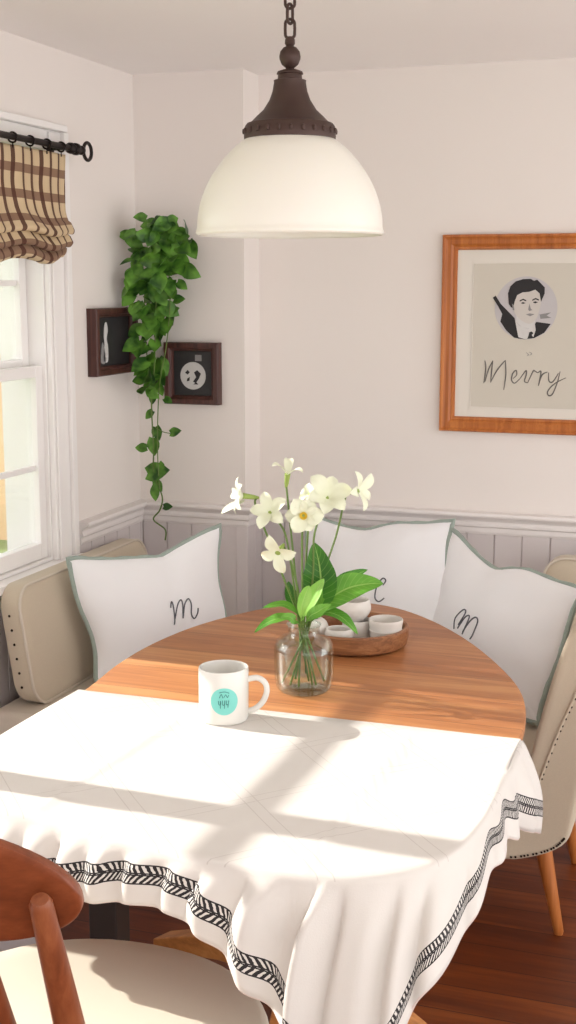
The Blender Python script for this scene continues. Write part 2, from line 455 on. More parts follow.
# ------------------------------------------------------------------ exterior
mb = MB(); mb.box((-40,-10,-.6), (-2.35,40,-.5)); struct(mb.build('ground', M['grass'], smooth=False))
t = thing('neighbour_house', 'tan sided house with grey roof seen through the window glass', 'house', (-6.6,10,-.5))
mb = MB()
hx0, hx1, hy0, hy1 = -9.5, -4.95, 9.6, 14
for i in range(10):
    z = -.5+i*.16; mb.box((hx0,hy0-.012*(i%2),z), (hx1,hy1,z+.16))
mb.build('siding', M['tan'], t, smooth=False)
mb = MB(); mb.prism([(hx0-.3,1.1),(hx1+.3,1.1),((hx0+hx1)/2,2.0)], hy0-.25, hy1+.2, lambda a,b,h: (a,h,b)); mb.build('roof', M['roofgrey'], t, smooth=False)
t = thing('porch_post', 'white square post standing outside behind the window', 'post', (-3.22,4.93,-.5))
mb = MB(); mb.box((-3.27,4.88,-.38), (-3.17,4.98,2.6)); mb.build('post', M['white'], t, smooth=False, bevel=.005)
mb = MB(); mb.box((-3.31,4.84,-.5), (-3.13,5.02,-.38)); mb.build('base', M['white'], t, smooth=False, bevel=.005)
t = thing('evergreen_sun_blocker', 'unseen tall evergreen added outside the far window to block the sun', 'shrub', (-3.7,3.75,-.5))  # out-of-view evergreen, added to keep direct sun off the cushions
mb = MB(); mb.tube([(-3.7,3.75,-.5),(-3.68,3.75,1.0),(-3.7,3.76,2.9)], [.07,.05,.02]); mb.build('trunk', M['darkwood_leg'], t)
mb = MB()
for i in range(4200):
    z = random.uniform(-.3,3.1); rr_ = .72*min(1,(3.3-z)/1.0)**.5; th = random.uniform(0,2*PI); r = rr_*random.random()**.4
    c = Vector((-3.7+r*cos(th), 3.75+r*sin(th), z))
    a = Vector((random.gauss(0,1),random.gauss(0,1),random.gauss(0,1))).normalized()*.10; b = Vector((random.gauss(0,1),random.gauss(0,1),random.gauss(0,1))).normalized()*.06
    mb.face([mb.vert(c-a), mb.vert(c+b), mb.vert(c+a), mb.vert(c-b)])
mb.build('foliage', M['tree'], t, smooth=False, fixn=False)
t = thing('garden_tree', 'blurred green tree beyond the upper window sash', 'tree', (-8.6,13.5,-.5))
mb = MB(); mb.tube([(-9.5,15,-.5),(-9.45,15,1.2),(-9.5,15.1,2.8)], [.18,.13,.06]); mb.build('trunk', M['darkwood_leg'], t)
mb = MB()
for i in range(1500):
    th, ph, r = random.uniform(0,2*PI), random.uniform(0,PI), random.random()**.4
    c = Vector((-9.5+1.5*r*cos(th)*sin(ph), 15+1.5*r*sin(th)*sin(ph), 2.6+1.3*r*cos(ph)))
    a = Vector((random.gauss(0,1),random.gauss(0,1),random.gauss(0,1))).normalized()*.14; b = Vector((random.gauss(0,1),random.gauss(0,1),random.gauss(0,1))).normalized()*.08
    mb.face([mb.vert(c-a), mb.vert(c+b), mb.vert(c+a), mb.vert(c-b)])
mb.build('foliage', M['tree'], t, smooth=False, fixn=False)

# ------------------------------------------------------------------ curtain rod + roman blind
RX, RZ = -1.955, 2.056
t = thing('curtain_rod', 'black iron rod with round ring finial above the window', 'curtain rod', (RX,3.2,RZ))
mb = MB(); mb.tube([(RX,2.75,RZ),(RX,3.64,RZ)], .0095, 16); mb.build('rod', M['iron'], t)
mb = MB()
def lathe_y(mb, prof, c, n=24):
    mb.lathe(prof, c, n, mat=Matrix.Rotation(-PI/2, 4, 'X'))
lathe_y(mb, [(0,-.004),(.011,-.004),(.016,.002),(.017,.012),(.012,.02),(.012,.03),(.018,.036),(.018,.046),(.011,.052),(.009,.066),(.014,.072),(.014,.08),(.006,.088),(0,.09)], (RX,3.625,RZ))
mb.build('finial_collar', M['iron'], t)
mb = MB(); rc = (RX,3.742,RZ)
mb.tube([(RX, rc[1]+.026*cos(a*2*PI/32), RZ+.026*sin(a*2*PI/32)) for a in range(32)], .0055, 10, closed=True); mb.build('finial_ring', M['iron'], t)
mb = MB(); mb.tube([(WX+.04,3.60,RZ-.002),(RX-.01,3.60,RZ-.002)], .007, 10); mb.lathe([(0,0),(.012,0),(.02,.003),(.02,.006),(0,.007)], (WX+.032,3.60,RZ), 20, mat=Matrix.Rotation(PI/2,4,'Y')); mb.build('bracket', M['iron'], t)
for y in (3.30,3.395,3.49,3.575,3.2,3.1,3.0):
    mb = MB(); mb.tube([(RX+.0135*cos(a*2*PI/18), y+.002*sin(a), RZ-.002+.0135*sin(a*2*PI/18)) for a in range(18)], .0028, 8, closed=True)
    mb.tube([(RX,y,RZ-.016),(RX,y,RZ-.03)], .002, 6); mb.build('curtain_ring', M['iron'], t)
# blind fabric
prof2 = [(0,2.036),(0,1.98),(.002,1.92),(.006,1.86),(.016,1.83),(.032,1.803),(.04,1.79),(.034,1.781),(.014,1.785),(.004,1.80),(.01,1.79),(.026,1.765),(.036,1.748),(.03,1.738),(.012,1.742),(.006,1.755),(.012,1.742),(.026,1.724),(.03,1.712),(.022,1.702),(.004,1.702)]
pp = smoothpath([(a,0,z) for a,z in prof2], 4)
L = [0]
for a, b in zip(pp, pp[1:]): L.append(L[-1]+(b-a).length)
mb = MB(); nu, nv = 90, len(pp)-1
def bl(u, v):
    j = round(v*nv); a = pp[j]; y = 2.80+u*(3.622-2.80)
    drop = (2.036-a.z)/.334
    wv = .0035*sin(y*38)+.002*sin(y*83+1) 
    low = .010*drop*drop*sin(y*21+.8)*(1 if a.x > .01 else .4)
    xx = RX-.012+a.x*(1+.25*sin(y*17))+wv
    ye = y - (.032*drop+.045*max(0,drop-.86)/.14)*(u**6) + (.012 if a.x>.02 else 0)*(u**8)
    return (xx, ye, a.z+low+.022*drop), (y+.004*sin(a.z*40), L[j])
mb.grid(nu, nv, bl)
o = mb.build('roman_blind', M['plaid'], fixn=False)
s = o.modifiers.new('t','SOLIDIFY'); s.thickness = .003
tag(o, 'brown and cream plaid roman blind gathered at the top of the window', 'blind')

# ------------------------------------------------------------------ pendant lamp
LX, LY = -.916, 2.65
k = .00212
def zc(y): return 1.755+(235-y)*.001955
t = thing('pendant_lamp', 'white dome pendant lamp with bronze neck hanging over the table', 'lamp', (LX,LY,CZ))
mb = MB()
out = [(92.5,235),(92.8,233),(91.5,228),(90.5,215),(87,199),(80,181),(70,164),(58,149),(48,140),(42,136)]
prof = [(r*k, zc(y)) for r, y in out] + [((r-2)*k, zc(y)-.003) for r, y in out[::-1]]
sp = smoothpath([(a,0,b) for a,b in prof], 4, closed=True)
mb.lathe([(p.x,p.z) for p in sp], (LX,LY,0), 72, closed=True); mb.build('lamp_shade', M['opal'], t)
mb = MB()
out = [(40,138),(44.5,137),(45,134),(44,124),(42,121),(38,119.5),(33,114),(26,107),(20,97),(17,88),(15.5,79),(15.8,77),(12,76),(11.5,71),(13,70.5),(12,68),(7,66),(0,66)]
prof = [(0,zc(137))]+[(r*k, zc(y)) for r, y in out]; mb.lathe(prof, (LX,LY,0), 56); mb.build('neck', M['bronze'], t)
for i in range(24):
    a = 2*PI*i/24+.1; mb = MB(); r = 44.6*k; rot = Matrix.Rotation(a, 4, 'Z')
    p0 = rot @ Vector((r,0,0)); mb.lathe([(0,-.006),(.0035,-.005),(.0045,0),(.0035,.005),(0,.006)], (LX+p0.x, LY+p0.y, zc(129)), 10); mb.build('rivet', M['bronze'], t)
mb = MB(); mb.lathe([(0,zc(68)),(5*k,zc(67)),(4*k,zc(64.5)),(8*k,zc(61)),(10*k,zc(56)),(10.4*k,zc(53)),(9.5*k,zc(48)),(6.5*k,zc(44)),(3.5*k,zc(42.5)),(5*k,zc(40)),(4.8*k,zc(36)),(3*k,zc(33)),(0,zc(33))], (LX,LY,0), 32); mb.build('ball', M['bronze'], t)
z = zc(35); i = 0
while z < CZ-.03:
    mb = MB(); hh, ww = .019, .0095
    pts = []
    for a in range(24):
        an = a*2*PI/24; px = ww*cos(an); pz = (hh-ww)*(1 if sin(an) > 0 else -1)*(abs(sin(an)) > .01) + ww*sin(an)
        pts.append((px, pz))
    flat = i % 2 == 0
    mb.tube([(LX+(p if flat else p*.25), LY+(p*.25 if flat else p), z+hh+q) for p, q in pts], .0032, 8, closed=True)
    mb.build('chain_link', M['bronze'], t); z += 2*hh-.0085; i += 1
mb = MB(); mb.lathe([(0,CZ),(.06,CZ),(.058,CZ-.008),(.03,CZ-.02),(.012,CZ-.028),(0,CZ-.03)], (LX,LY,0), 32); mb.build('ceiling_rose', M['bronze'], t)

# ------------------------------------------------------------------ picture frames
def frame_profile(mb, fn, w, h, fw, d, steps):
    """fn(a,b,depth)->xyz ; outer rectangle w x h ; steps = (inset, depth)"""
    rings = []
    for ins, dep in steps:
        rings.append([mb.vert(fn(x, y, dep)) for x, y in ((ins,ins),(w-ins,ins),(w-ins,h-ins),(ins,h-ins))])
    for A, B in zip(rings, rings[1:]):
        for q in range(4): mb.face((A[q], A[(q+1)%4], B[(q+1)%4], B[q]))
def rectslab(mb, fn, x0, y0, x1, y1, d0, d1):
    mb.prism([(x0,y0),(x1,y0),(x1,y1),(x0,y1)], d0, d1, fn)
def disc(mb, fn, cx, cy, rx, ry, d0, d1, n=40):
    mb.prism([(cx+rx*cos(2*PI*i/n), cy+ry*sin(2*PI*i/n)) for i in range(n)], d0, d1, fn)
def poly(mb, fn, pts, d0, d1): mb.prism(pts, d0, d1, fn)
def stroke(mb, fn, pts, w, d, n=6):
    P = smoothpath([(a,b,0) for a,b in pts], n)
    m = len(P); ws = [w*(.55+.45*sin(PI*i/(m-1))) if m > 2 else w for i in range(m)]
    mb.tube([fn(p.x,p.y,d) for p in P], ws, 6)

# large picture: x from -.975, y wall 4.40 ; z 1.16..1.815
pw, ph = .556, .655; ox, oz = -.975, 1.16
fn = lambda a,b,d: (ox+a, BY-d, oz+b)
t = thing('picture_frame', 'large orange wood frame with portrait print and brush lettering on the right wall', 'picture', (ox+pw/2,BY,oz))
mb = MB(); frame_profile(mb, fn, pw, ph, .05, .03, [(0,0),(0,.022),(.003,.026),(.008,.027),(.012,.022),(.018,.020),(.030,.022),(.038,.017),(.041,.019),(.046,.018),(.050,.010),(.050,.0)]); mb.build('frame', M['frameoak'], t, angle=20)
mb = MB(); rectslab(mb, fn, .045,.045,pw-.045,ph-.045, .001,.006); mb.build('mat', M['mat'], t, smooth=False)
px0, px1, pz0, pz1 = .105, .455, .085, .56
mb = MB(); rectslab(mb, fn, px0,pz0,px1,pz1,.005,.007); mb.build('print', M['print'], t, smooth=False)
mb = MB()
for a in ((px0-.002,pz0-.002,px1+.002,pz0),(px0-.002,pz1,px1+.002,pz1+.002),(px0-.002,pz0,px0,pz1),(px1,pz0,px1+.002,pz1)): rectslab(mb, fn, *a, .0055, .0085)
mb.build('plate_line', M['mat'], t, smooth=False)
# portrait. centre in frame coordinates
cx, cz, R = .281, .415, .103
q = R/115.     # crop pixel (3.69 px per px) -> metres ; crop centre (385,315)
def P(*pts): return [(cx+(x-385)*q, cz-(y-315)*q) for x, y in pts]
por = bpy.data.objects.new('portrait', None); C.objects.link(por); por.location = (0,0,0); attach(por, t)
def ppart(name, mat, pts, d, sm=True):
    mb = MB(); pt = P(*pts)
    if sm: pt = [(p.x,p.y) for p in smoothpath([(a,b,0) for a,b in pt], 5, closed=True)]
    mb.prism(pt, .0065, d, fn); return mb.build(name, mat, por, smooth=False)
mb = MB(); disc(mb, fn, cx, cz, R, R, .0065, .0075, 56); mb.build('backdrop', plain('portrait_backdrop', (196,192,194), .8, var=.1), por, smooth=False)
ppart('jacket', M['ink_dark'], [(300,330),(322,330),(345,385),(400,408),(425,365),(478,372),(455,405),(420,424),(385,430),(345,424),(315,398),(292,365)], .0080, False)
ppart('shirt', M['pale'], [(348,362),(362,380),(398,392),(420,372),(424,395),(415,424),(385,429),(355,420)], .0083, False)
ppart('tie', M['ink_dark'], [(400,404),(408,400),(416,406),(410,414),(418,424),(394,427),(399,412)], .0086, False)
ppart('neck', M['pale'], [(352,340),(424,340),(420,374),(400,390),(372,384),(350,364)], .0084, False)
ppart('face', plain('portrait_skin', (206,200,194), .8, var=.06), [(334,270),(342,245),(372,236),(410,238),(434,256),(440,290),(434,325),(424,355),(402,372),(380,366),(356,348),(340,320)], .0088)
ppart('hair', M['ink_dark'], [(322,300),(318,262),(326,236),(345,218),(372,210),(400,209),(412,216),(424,212),(440,228),(452,240),(452,262),(440,292),(434,262),(418,248),(396,256),(372,258),(352,268),(344,290),(338,316),(330,312)], .0091, False)
for pts in ([(362,290),(374,284),(386,289)], [(408,287),(420,281),(432,286)]): ppart('eyebrow', M['ink_dark'], [(a,b-3) for a,b in pts]+[(a,b+2) for a,b in pts[::-1]], .0094, False)
for pts in ([(366,297),(374,293),(384,297),(374,300)], [(410,294),(419,290),(429,294),(419,298)]): ppart('eye', M['ink_dark'], pts, .0094, False)
ppart('nose', M['grey'], [(398,298),(404,318),(410,322),(398,326),(394,320)], .0094, False)
ppart('mouth', M['grey'], [(386,338),(400,334),(418,337),(402,345)], .0094, False)
ppart('ear', M['grey'], [(334,300),(340,304),(344,324),(337,322)], .0093, False)
ppart('dark_bar', M['ink_dark'], [(262,278),(272,270),(292,300),(345,352),(362,428),(340,416),(322,378),(284,312)], .0085, False)
ppart('bow_ornament', M['grey'], [(436,338),(478,330),(462,342),(480,350),(440,354)], .0085, False)
# lettering
mb = MB()
W = lambda pts: [(cx+(x-385)*q, cz-(y-315)*q) for x, y in pts]
for pts in ([(238,510),(242,540),(236,595)], [(240,590),(252,545),(268,510)], [(268,510),(264,550),(262,592)], [(262,590),(285,545),(315,508)], [(315,508),(318,560),(312,618)],
            [(345,575),(358,562),(356,545),(344,556),(340,580),(352,592),(372,574)], [(372,574),(392,545),(394,560),(388,584),(400,590)], [(400,590),(418,548),(424,545),(436,552)], [(436,552),(448,548),(440,600)], [(440,600),(452,560),(472,548)],
            [(476,550),(478,580),(492,584),(512,552)], [(518,545),(508,590),(492,630),(478,634),(476,618),(500,590),(540,568)]):
    stroke(mb, fn, W(pts), .0022, .0075)
mb.build('lettering', M['brush'], t)
mb = MB(); 
for pts in ([(392,478),(400,486),(395,490)], [(402,476),(412,482),(404,488)]): stroke(mb, fn, W(pts), .001, .0072)
mb.build('small_emblem', M['grey'], t)

def small_frame(label, fn, w, h, art, loc):
    t = thing('picture_frame', label, 'picture', loc)
    mb = MB(); frame_profile(mb, fn, w, h, .03, .04, [(0,0),(0,.034),(.003,.038),(.018,.038),(.022,.032),(.026,.030),(.030,.022),(.030,0)]); mb.build('frame', M['framedark'], t, angle=20)
    mb = MB(); rectslab(mb, fn, .026,.026,w-.026,h-.026,.001,.014); mb.build('photograph', M['black'], t, smooth=False)
    art(t, fn, w, h); return t
def art_left(t, fn, w, h):
    s = w/.32
    for nm, pts, m in (('pale_figure', [(.09,.05),(.12,.045),(.125,.09),(.115,.12),(.125,.15),(.115,.175),(.10,.165),(.095,.13),(.10,.10)], M['pale']), ('grey_figure', [(.07,.045),(.10,.04),(.10,.08),(.085,.11),(.075,.09)], M['grey'])):
        mb = MB(); mb.prism([(p.x,p.y) for p in smoothpath([(a*s,b,0) for a,b in pts], 4, closed=True)], .013, .0152, fn); mb.build(nm, m, t, smooth=False)
def art_right(t, fn, w, h):
    mb = MB(); disc(mb, fn, w*.5, h*.46, .048, .048, .013, .0150); mb.build('white_disc', M['pale'], t, smooth=False)
    mb = MB(); rectslab(mb, fn, w*.54,h*.70,w*.66,h*.80,.013,.0150); mb.build('small_building', M['grey'], t, smooth=False)
    mb = MB()
    for pts in ([(-.03,.01),(-.02,.02),(-.012,.012),(-.02,.004)], [(0,-.02),(.012,-.004),(.004,.012),(.016,.02),(.03,.008),(.022,-.01),(.01,-.026)], [(-.022,-.01),(-.012,-.004),(-.014,-.018),(-.024,-.02)], [(.0,-.03),(.02,-.03),(.012,-.022)]):
        mb.prism([(w*.5+a,h*.46+b) for a,b in pts], .0145, .0156, fn)
    mb.build('ink_figures', M['ink_dark'], t, smooth=False)
small_frame('small dark walnut frame on the window wall, partly behind the trailing vine', lambda a,b,d: (WX+d, 3.868+a, 1.352+b), .31, .222, art_left, (WX,3.99,1.357))
small_frame('small dark walnut frame with white disc picture right of the trailing vine', lambda a,b,d: (-1.925+a, CY-d, 1.238+b), .205, .215, art_right, (-1.82,CY,1.238))

# ------------------------------------------------------------------ trailing plant
def leaf(mb, base, direc, nrm, L, W, curl=.25, tipdrop=.0, heart=True, nl=6):
    d = Vector(direc).normalized(); n = Vector(nrm); n = (n-n.dot(d)*d).normalized(); sd = d.cross(n)
    rows = []
    for i in range(nl+1):
        t_ = i/nl
        if heart: w = W*.5*(math.sin(PI*min(1,(t_*.86+.14)))**.8)*(1.0-.35*t_)*1.15 if t_ < 1 else 0
        else: w = W*.5*(math.sin(PI*t_**.85)**.9)
        c = Vector(base)+d*L*t_ - n*(tipdrop*L*t_*t_)
        back = -d*L*.10*(1 if (heart and i == 0) else 0)
        rows.append([mb.vert(c+back-sd*w+n*curl*w), mb.vert(c-sd*w*.5+n*curl*w*.35+back*.5), mb.vert(c), mb.vert(c+sd*w*.5+n*curl*w*.35+back*.5), mb.vert(c+back+sd*w+n*curl*w)])
    for A, B in zip(rows, rows[1:]):
        for k_ in range(4): mb.face((A[k_], A[k_+1], B[k_+1], B[k_]))
f_ = 1310.; pit = math.atan(227/f_); yaw = math.radians(19.15); CAMH = 1.65
Fv = Vector((-sin(yaw)*cos(pit), cos(yaw)*cos(pit), -sin(pit)))
view = Fv
PY = 4.13
# node list: (x, z) heights in the plane of the plant, measured from the corner
rows_ = [(1.865,-1.94,-1.77,10),(1.835,-1.98,-1.765,16),(1.80,-2.0,-1.77,16),(1.76,-2.0,-1.775,16),(1.72,-2.0,-1.775,16),(1.68,-2.0,-1.81,13),(1.64,-1.99,-1.83,12),(1.60,-1.99,-1.84,11),(1.56,-1.99,-1.86,10),(1.52,-1.99,-1.88,9),(1.47,-1.98,-1.89,7),(1.42,-1.97,-1.895,6),(1.37,-1.95,-1.895,5),(1.33,-1.945,-1.895,4)]
t = thing('trailing_vine', 'green heart-leaved vine trailing down the corner between two dark frames', 'plant', (-1.90,CY,1.75))
mb = MB(); mb.lathe([(0,0),(.03,0),(.038,.02),(.046,.07),(.048,.075),(.043,.075),(.036,.06),(0,.055)], (-1.895,4.165,1.715), 28); mb.build('pot', M['darkwood_leg'], t)
mb = MB(); mb.tube([(-1.895,CY,1.80),(-1.895,4.235,1.80),(-1.895,4.205,1.775)], .004); mb.build('hook', M['iron'], t)
mb = MB()
for z_, xa, xb, cnt in rows_:
    for i in range(cnt):
        x = random.uniform(xa+.02, xb-.02); y = random.uniform(4.06, 4.17)
        if z_ > 1.4 and x < -1.975: y = min(y, 4.15)
        out_ = Vector((random.gauss(0,.6), -.55+random.gauss(0,.3), -.55+random.gauss(0,.45)))
        z_ -= .0
        nn = Vector((random.gauss(.1,.45), -1, .55+random.gauss(0,.4)))
        s_ = random.uniform(.045,.07)
        leaf(mb, (x, y, z_-.018+random.uniform(-.015,.02)), out_, nn, s_, s_*.86, random.uniform(.05,.35), random.uniform(0,.3))
# single leaves off the main mass (x, z, dir)
for x, z_, dx, dz, s_ in ((-2.0,1.815,-1,.15,.05),(-1.83,1.83,1,-.4,.05),(-1.83,1.745,1,-.5,.055),(-1.83,1.66,.8,-.5,.045),(-1.845,1.60,.9,.1,.045),(-1.86,1.56,.9,.35,.04),
        (-1.955,1.33,-1,-.15,.052),(-1.925,1.28,-.2,-1,.04),(-1.905,1.31,.4,-1,.04),(-1.885,1.265,.8,-.4,.035),(-1.93,1.125,.1,-1,.062),(-1.92,1.165,.3,-.9,.05),(-1.865,1.145,.9,.25,.045),(-1.955,1.09,-1,0,.045),
        (-1.955,1.0,1,.22,.09),(-1.925,.975,.6,-.8,.045),(-1.925,.955,0,-1,.052),(-1.895,.885,1,.1,.036),(-1.93,1.22,-.7,-.7,.04),(-1.91,1.04,.5,-.9,.04)):
    leaf(mb, (x, 4.13, z_), (dx,-.15,dz), (random.uniform(-.2,.3),-1,.35), s_, s_*.78, .2, .1)
mb.build('foliage', M['ivy'], t, fixn=False)
mb = MB()
mb.tube(smoothpath([(-1.90,4.16,1.79),(-1.90,4.11,1.6),(-1.915,4.12,1.4),(-1.93,4.12,1.25),(-1.925,4.12,1.1),(-1.93,4.13,1.0),(-1.90,4.13,.92),(-1.915,4.14,.87),(-1.94,4.14,.835),(-1.90,4.15,.80),(-1.905,4.16,.76)], 6), .0028, 6)
mb.tube(smoothpath([(-1.88,4.16,1.79),(-1.85,4.11,1.6),(-1.87,4.12,1.45),(-1.90,4.12,1.3),(-1.91,4.12,1.1),(-1.905,4.12,.95)], 6), .002, 6)
mb.tube(smoothpath([(-1.89,4.16,1.79),(-1.93,4.10,1.7),(-1.95,4.12,1.5),(-1.94,4.12,1.38)], 6), .002, 6)
mb.tube(smoothpath([(-1.92,4.12,1.165),(-1.89,4.12,1.15),(-1.86,4.12,1.145)], 6), .0015, 6)
mb.build('vine_stem', M['stem'], t)

# ------------------------------------------------------------------ benches, backrests, cushions
ZB, ZP = .352, .44
t = thing('corner_bench', 'white built-in corner bench with panelled front along both walls', 'bench', (-1.8,3.8,0))
mb = MB()
mb.prism([(WX+.03,1.2),(-1.50,1.2),(-1.50,3.78),(.1,3.78),(.1,BY-.03),(CX+.03,BY-.03),(CX+.03,CY-.03),(WX+.03,CY-.03)], .33, ZB, lambda a,b,h: (a,b,h))
mb.build('seat_board', M['trim'], t, smooth=False, bevel=.004)
mb = MB()
mb.prism([(WX+.03,1.22),(-1.62,1.22),(-1.62,3.81),(.08,3.81),(.08,BY-.03),(CX+.03,BY-.03),(CX+.03,CY-.03),(WX+.03,CY-.03)], 0, .33, lambda a,b,h: (a,b,h))
mb.build('bench_front', M['bead'], t, smooth=False)
def rbox(a, b, r, name, mat, label, cat):
    mb = MB(); mb.box(a, b); o = mb.build(name, mat, None)
    bv = o.modifiers.new('b','BEVEL'); bv.width = r; bv.segments = 5
    return tag(o, label, cat)
rbox((-2.0,3.14,ZB), (-1.53,4.2,ZP), .02, 'seat_pad', M['pad'], 'beige seat pad on the bench under the window', 'seat pad')
rbox((-1.525,3.80,ZB), (.08,4.36,ZP), .02, 'seat_pad', M['pad'], 'beige seat pad on the bench along the back wall behind the table', 'seat pad')

def roundrect(w, h, r, n=8):
    pts = []
    for cx_, cy_, a0 in ((w-r,h-r,0),(r,h-r,90),(r,r,180),(w-r,r,270)):
        for i in range(n+1):
            a = math.radians(a0+90*i/n); pts.append((cx_+r*cos(a), cy_+r*sin(a)))
    return pts
def backrest(label, w, h, r, thick, fn, nails):
    """fn(a along, b up, d depth toward the room) -> xyz"""
    t = thing('upholstered_backrest', label, 'backrest', fn(w/2,0,0))
    o_ = roundrect(w, h, r)
    mb = MB(); rings = []
    for ins, dep in ((.012,0),(.003,.004),(0,.012),(0,thick-.02),(.004,thick-.009),(.013,thick-.002),(.028,thick+.002),(.08,thick+.005)):
        rr = []
        for a, b in o_:
            x = w/2+(a-w/2)*(1-2*ins/w); y = h/2+(b-h/2)*(1-2*ins/h); rr.append(mb.vert(fn(x,y,dep)))
        rings.append(rr)
    for A, B in zip(rings, rings[1:]):
        for q_ in range(len(o_)): mb.face((A[q_], A[(q_+1)%len(o_)], B[(q_+1)%len(o_)], B[q_]))
    mb.face(rings[0][::-1]); mb.face(rings[-1]); mb.build('cushioned_panel', M['linen'], t)
    mb = MB(); mb.tube([fn(w/2+(a-w/2)*(1-.004/w), h/2+(b-h/2)*(1-.004/h), thick-.008) for a, b in o_], .0045, 8, closed=True); mb.build('welt_seam', M['pad'], t)
    for a, b, d in nails:
        mb = MB(); c = fn(a,b,d); mb.lathe([(0,-.003),(.0032,-.002),(.0042,0),(.0032,.002),(0,.003)], c, 10, mat=Matrix.Rotation(PI/2,4,'X')); mb.build('nail_head', M['nail'], t)
    return t
backrest('beige backrest with dark nail heads standing against the window wall', .85, .352, .07, .075,
    lambda a,b,d: (-1.945-.055*(b/.35)+.03+d-.03-.0, 3.195+a, ZP+.002+b), [(-.001,.06+i*.042,.03) for i in range(6)])
backrest('cream backrest standing behind the right-hand cushion against the back wall', .62, .335, .07, .08,
    lambda a,b,d: (-.585+a, 4.375-.075+.0*b-d, ZP+.002+b), [])

def cushion(label, TL, TR, BR, BL, thick, dent, mono, sag=.012, letter_r=.0022, dentc=.5, side='front'):
    TL, TR, BR, BL = map(Vector, (TL, TR, BR, BL))
    c = (TL+TR+BR+BL)/4
    nrm = ((TR-TL).cross(BL-TL)).normalized()
    if nrm.dot(Vector((0,0,CAMH))-c) < 0: nrm = -nrm      # faces the open room
    t = thing('throw_cushion', label, 'cushion', (BL+BR)/2)
    upv = ((TL-BL)+(TR-BR)).normalized(); acr = ((TR-TL)+(BR-BL)).normalized()
    def S(u, v, sgn=1, off=0):
        # u across, v up ; soft pinched outline
        uu = u + .030*sin(PI*v)*(.5-u)*2*(1 if abs(u-.5) > 0 else 0)
        vv = v + .030*sin(PI*u)*(.5-v)*2
        p = BL*(1-uu)*(1-vv)+BR*uu*(1-vv)+TR*uu*vv+TL*(1-uu)*vv
        g = math.exp(-(abs(u-dentc)/(.30 if u < dentc else .17))**1.5)
        p = p - upv*dent*g*v**2.6 + acr*.008*sin(v*8.5+dentc*9)*(abs(u-.5)*2)**2 + upv*.005*sin(u*11+2)*(abs(v-.5)*2)**2
        e = (max(0, sin(PI*u))*max(0, sin(PI*v)))
        b_ = thick*.56*(e**.5)*(1-.30*g*v**2)
        wr = .0035*sin(u*31+v*9+3*sin(v*5))*e**.3*(1-e)+.004*sin(v*23-u*14+2*sin(u*6))*e**.25*(1-e)**2 + .004*math.exp(-((u-dentc-(v-1)*.25)/.03)**2)*(v**3) - .0
        return p + nrm*(sgn*(b_+wr)+off)
    n = 34
    mb = MB()
    fr = mb.grid(n, n, lambda u,v: S((1-cos(PI*u))/2, (1-cos(PI*v))/2, 1)); bk = mb.grid(n, n, lambda u,v: S((1-cos(PI*u))/2, (1-cos(PI*v))/2, -1))
    cov = mb.build('cover', M['cotton'], t, angle=80)
    mb = MB(); P_ = [S(i/24,0) for i in range(24)]+[S(1,i/24) for i in range(24)]+[S(1-i/24,1) for i in range(24)]+[S(0,1-i/24) for i in range(24)]
    mb.tube([p+Vector((0,0,.0015*sin(i*1.9))) for i, p in enumerate(P_)], .0085, 8, closed=True); mb.build('piping', M['piping'], t)
    mb = MB()
    for st in mono:
        pts = smoothpath([(a,b,0) for a,b in st], 8)
        mb.tube([S(p.x,p.y,1,.0012) for p in pts], letter_r, 6)
    mb.build('monogram', M['ink'], t)
    return t
def mletter(cu, cv, s, asp=1.0):
    L_ = [[(-.5,.25),(-.42,.5),(-.38,.35),(-.42,-.3),(-.46,-.5)], [(-.42,-.3),(-.2,.3),(-.02,.5),(.02,.3),(-.06,-.3)], [(-.06,-.3),(.1,.25),(.3,.45),(.38,.2),(.32,-.2),(.42,-.42),(.6,-.25),(.66,-.05)]]
    return [[(cu+a*s*asp, cv+b*s) for a,b in st] for st in L_]
cushion('white cushion with green piping and grey m, leaning in the left corner', (-1.895,3.42,.838), (-1.575,3.85,.885), (-1.52,3.80,.455), (-1.80,3.43,.455), .18, .048, mletter(.60,.47,.20,.9), dentc=.58)
cushion('white cushion with a grey letter c, middle one behind the flowers', (-1.40,4.26,.865), (-.885,4.24,.875), (-.90,4.13,.455), (-1.41,4.13,.455), .17, .035, [[(a_*.8+.005,b_*.8-.05) for a_,b_ in ((.78,.63),(.80,.68),(.77,.70),(.73,.62),(.72,.50),(.755,.46),(.80,.50))]], dentc=.42)
def m2(cu, cv, s):
    L_ = [[(-.5,-.45),(-.55,.0),(-.3,.5),(-.15,.55),(-.12,.35),(-.3,-.2)], [(-.3,-.35),(-.05,.25),(.12,.38),(.14,.15),(.0,-.5)], [(.0,-.4),(.25,.2),(.45,.42),(.58,.25),(.5,-.3),(.4,-.55)]]
    return [[(cu+a*s, cv+b*s) for a,b in st] for st in L_]
cushion('white cushion with green piping and looped grey m, rightmost beside the slipper chair', (-.855,4.09,.880), (-.385,3.62,.815), (-.475,3.45,.468), (-.90,3.90,.468), .18, .05, m2(.455,.44,.18), dentc=.40)

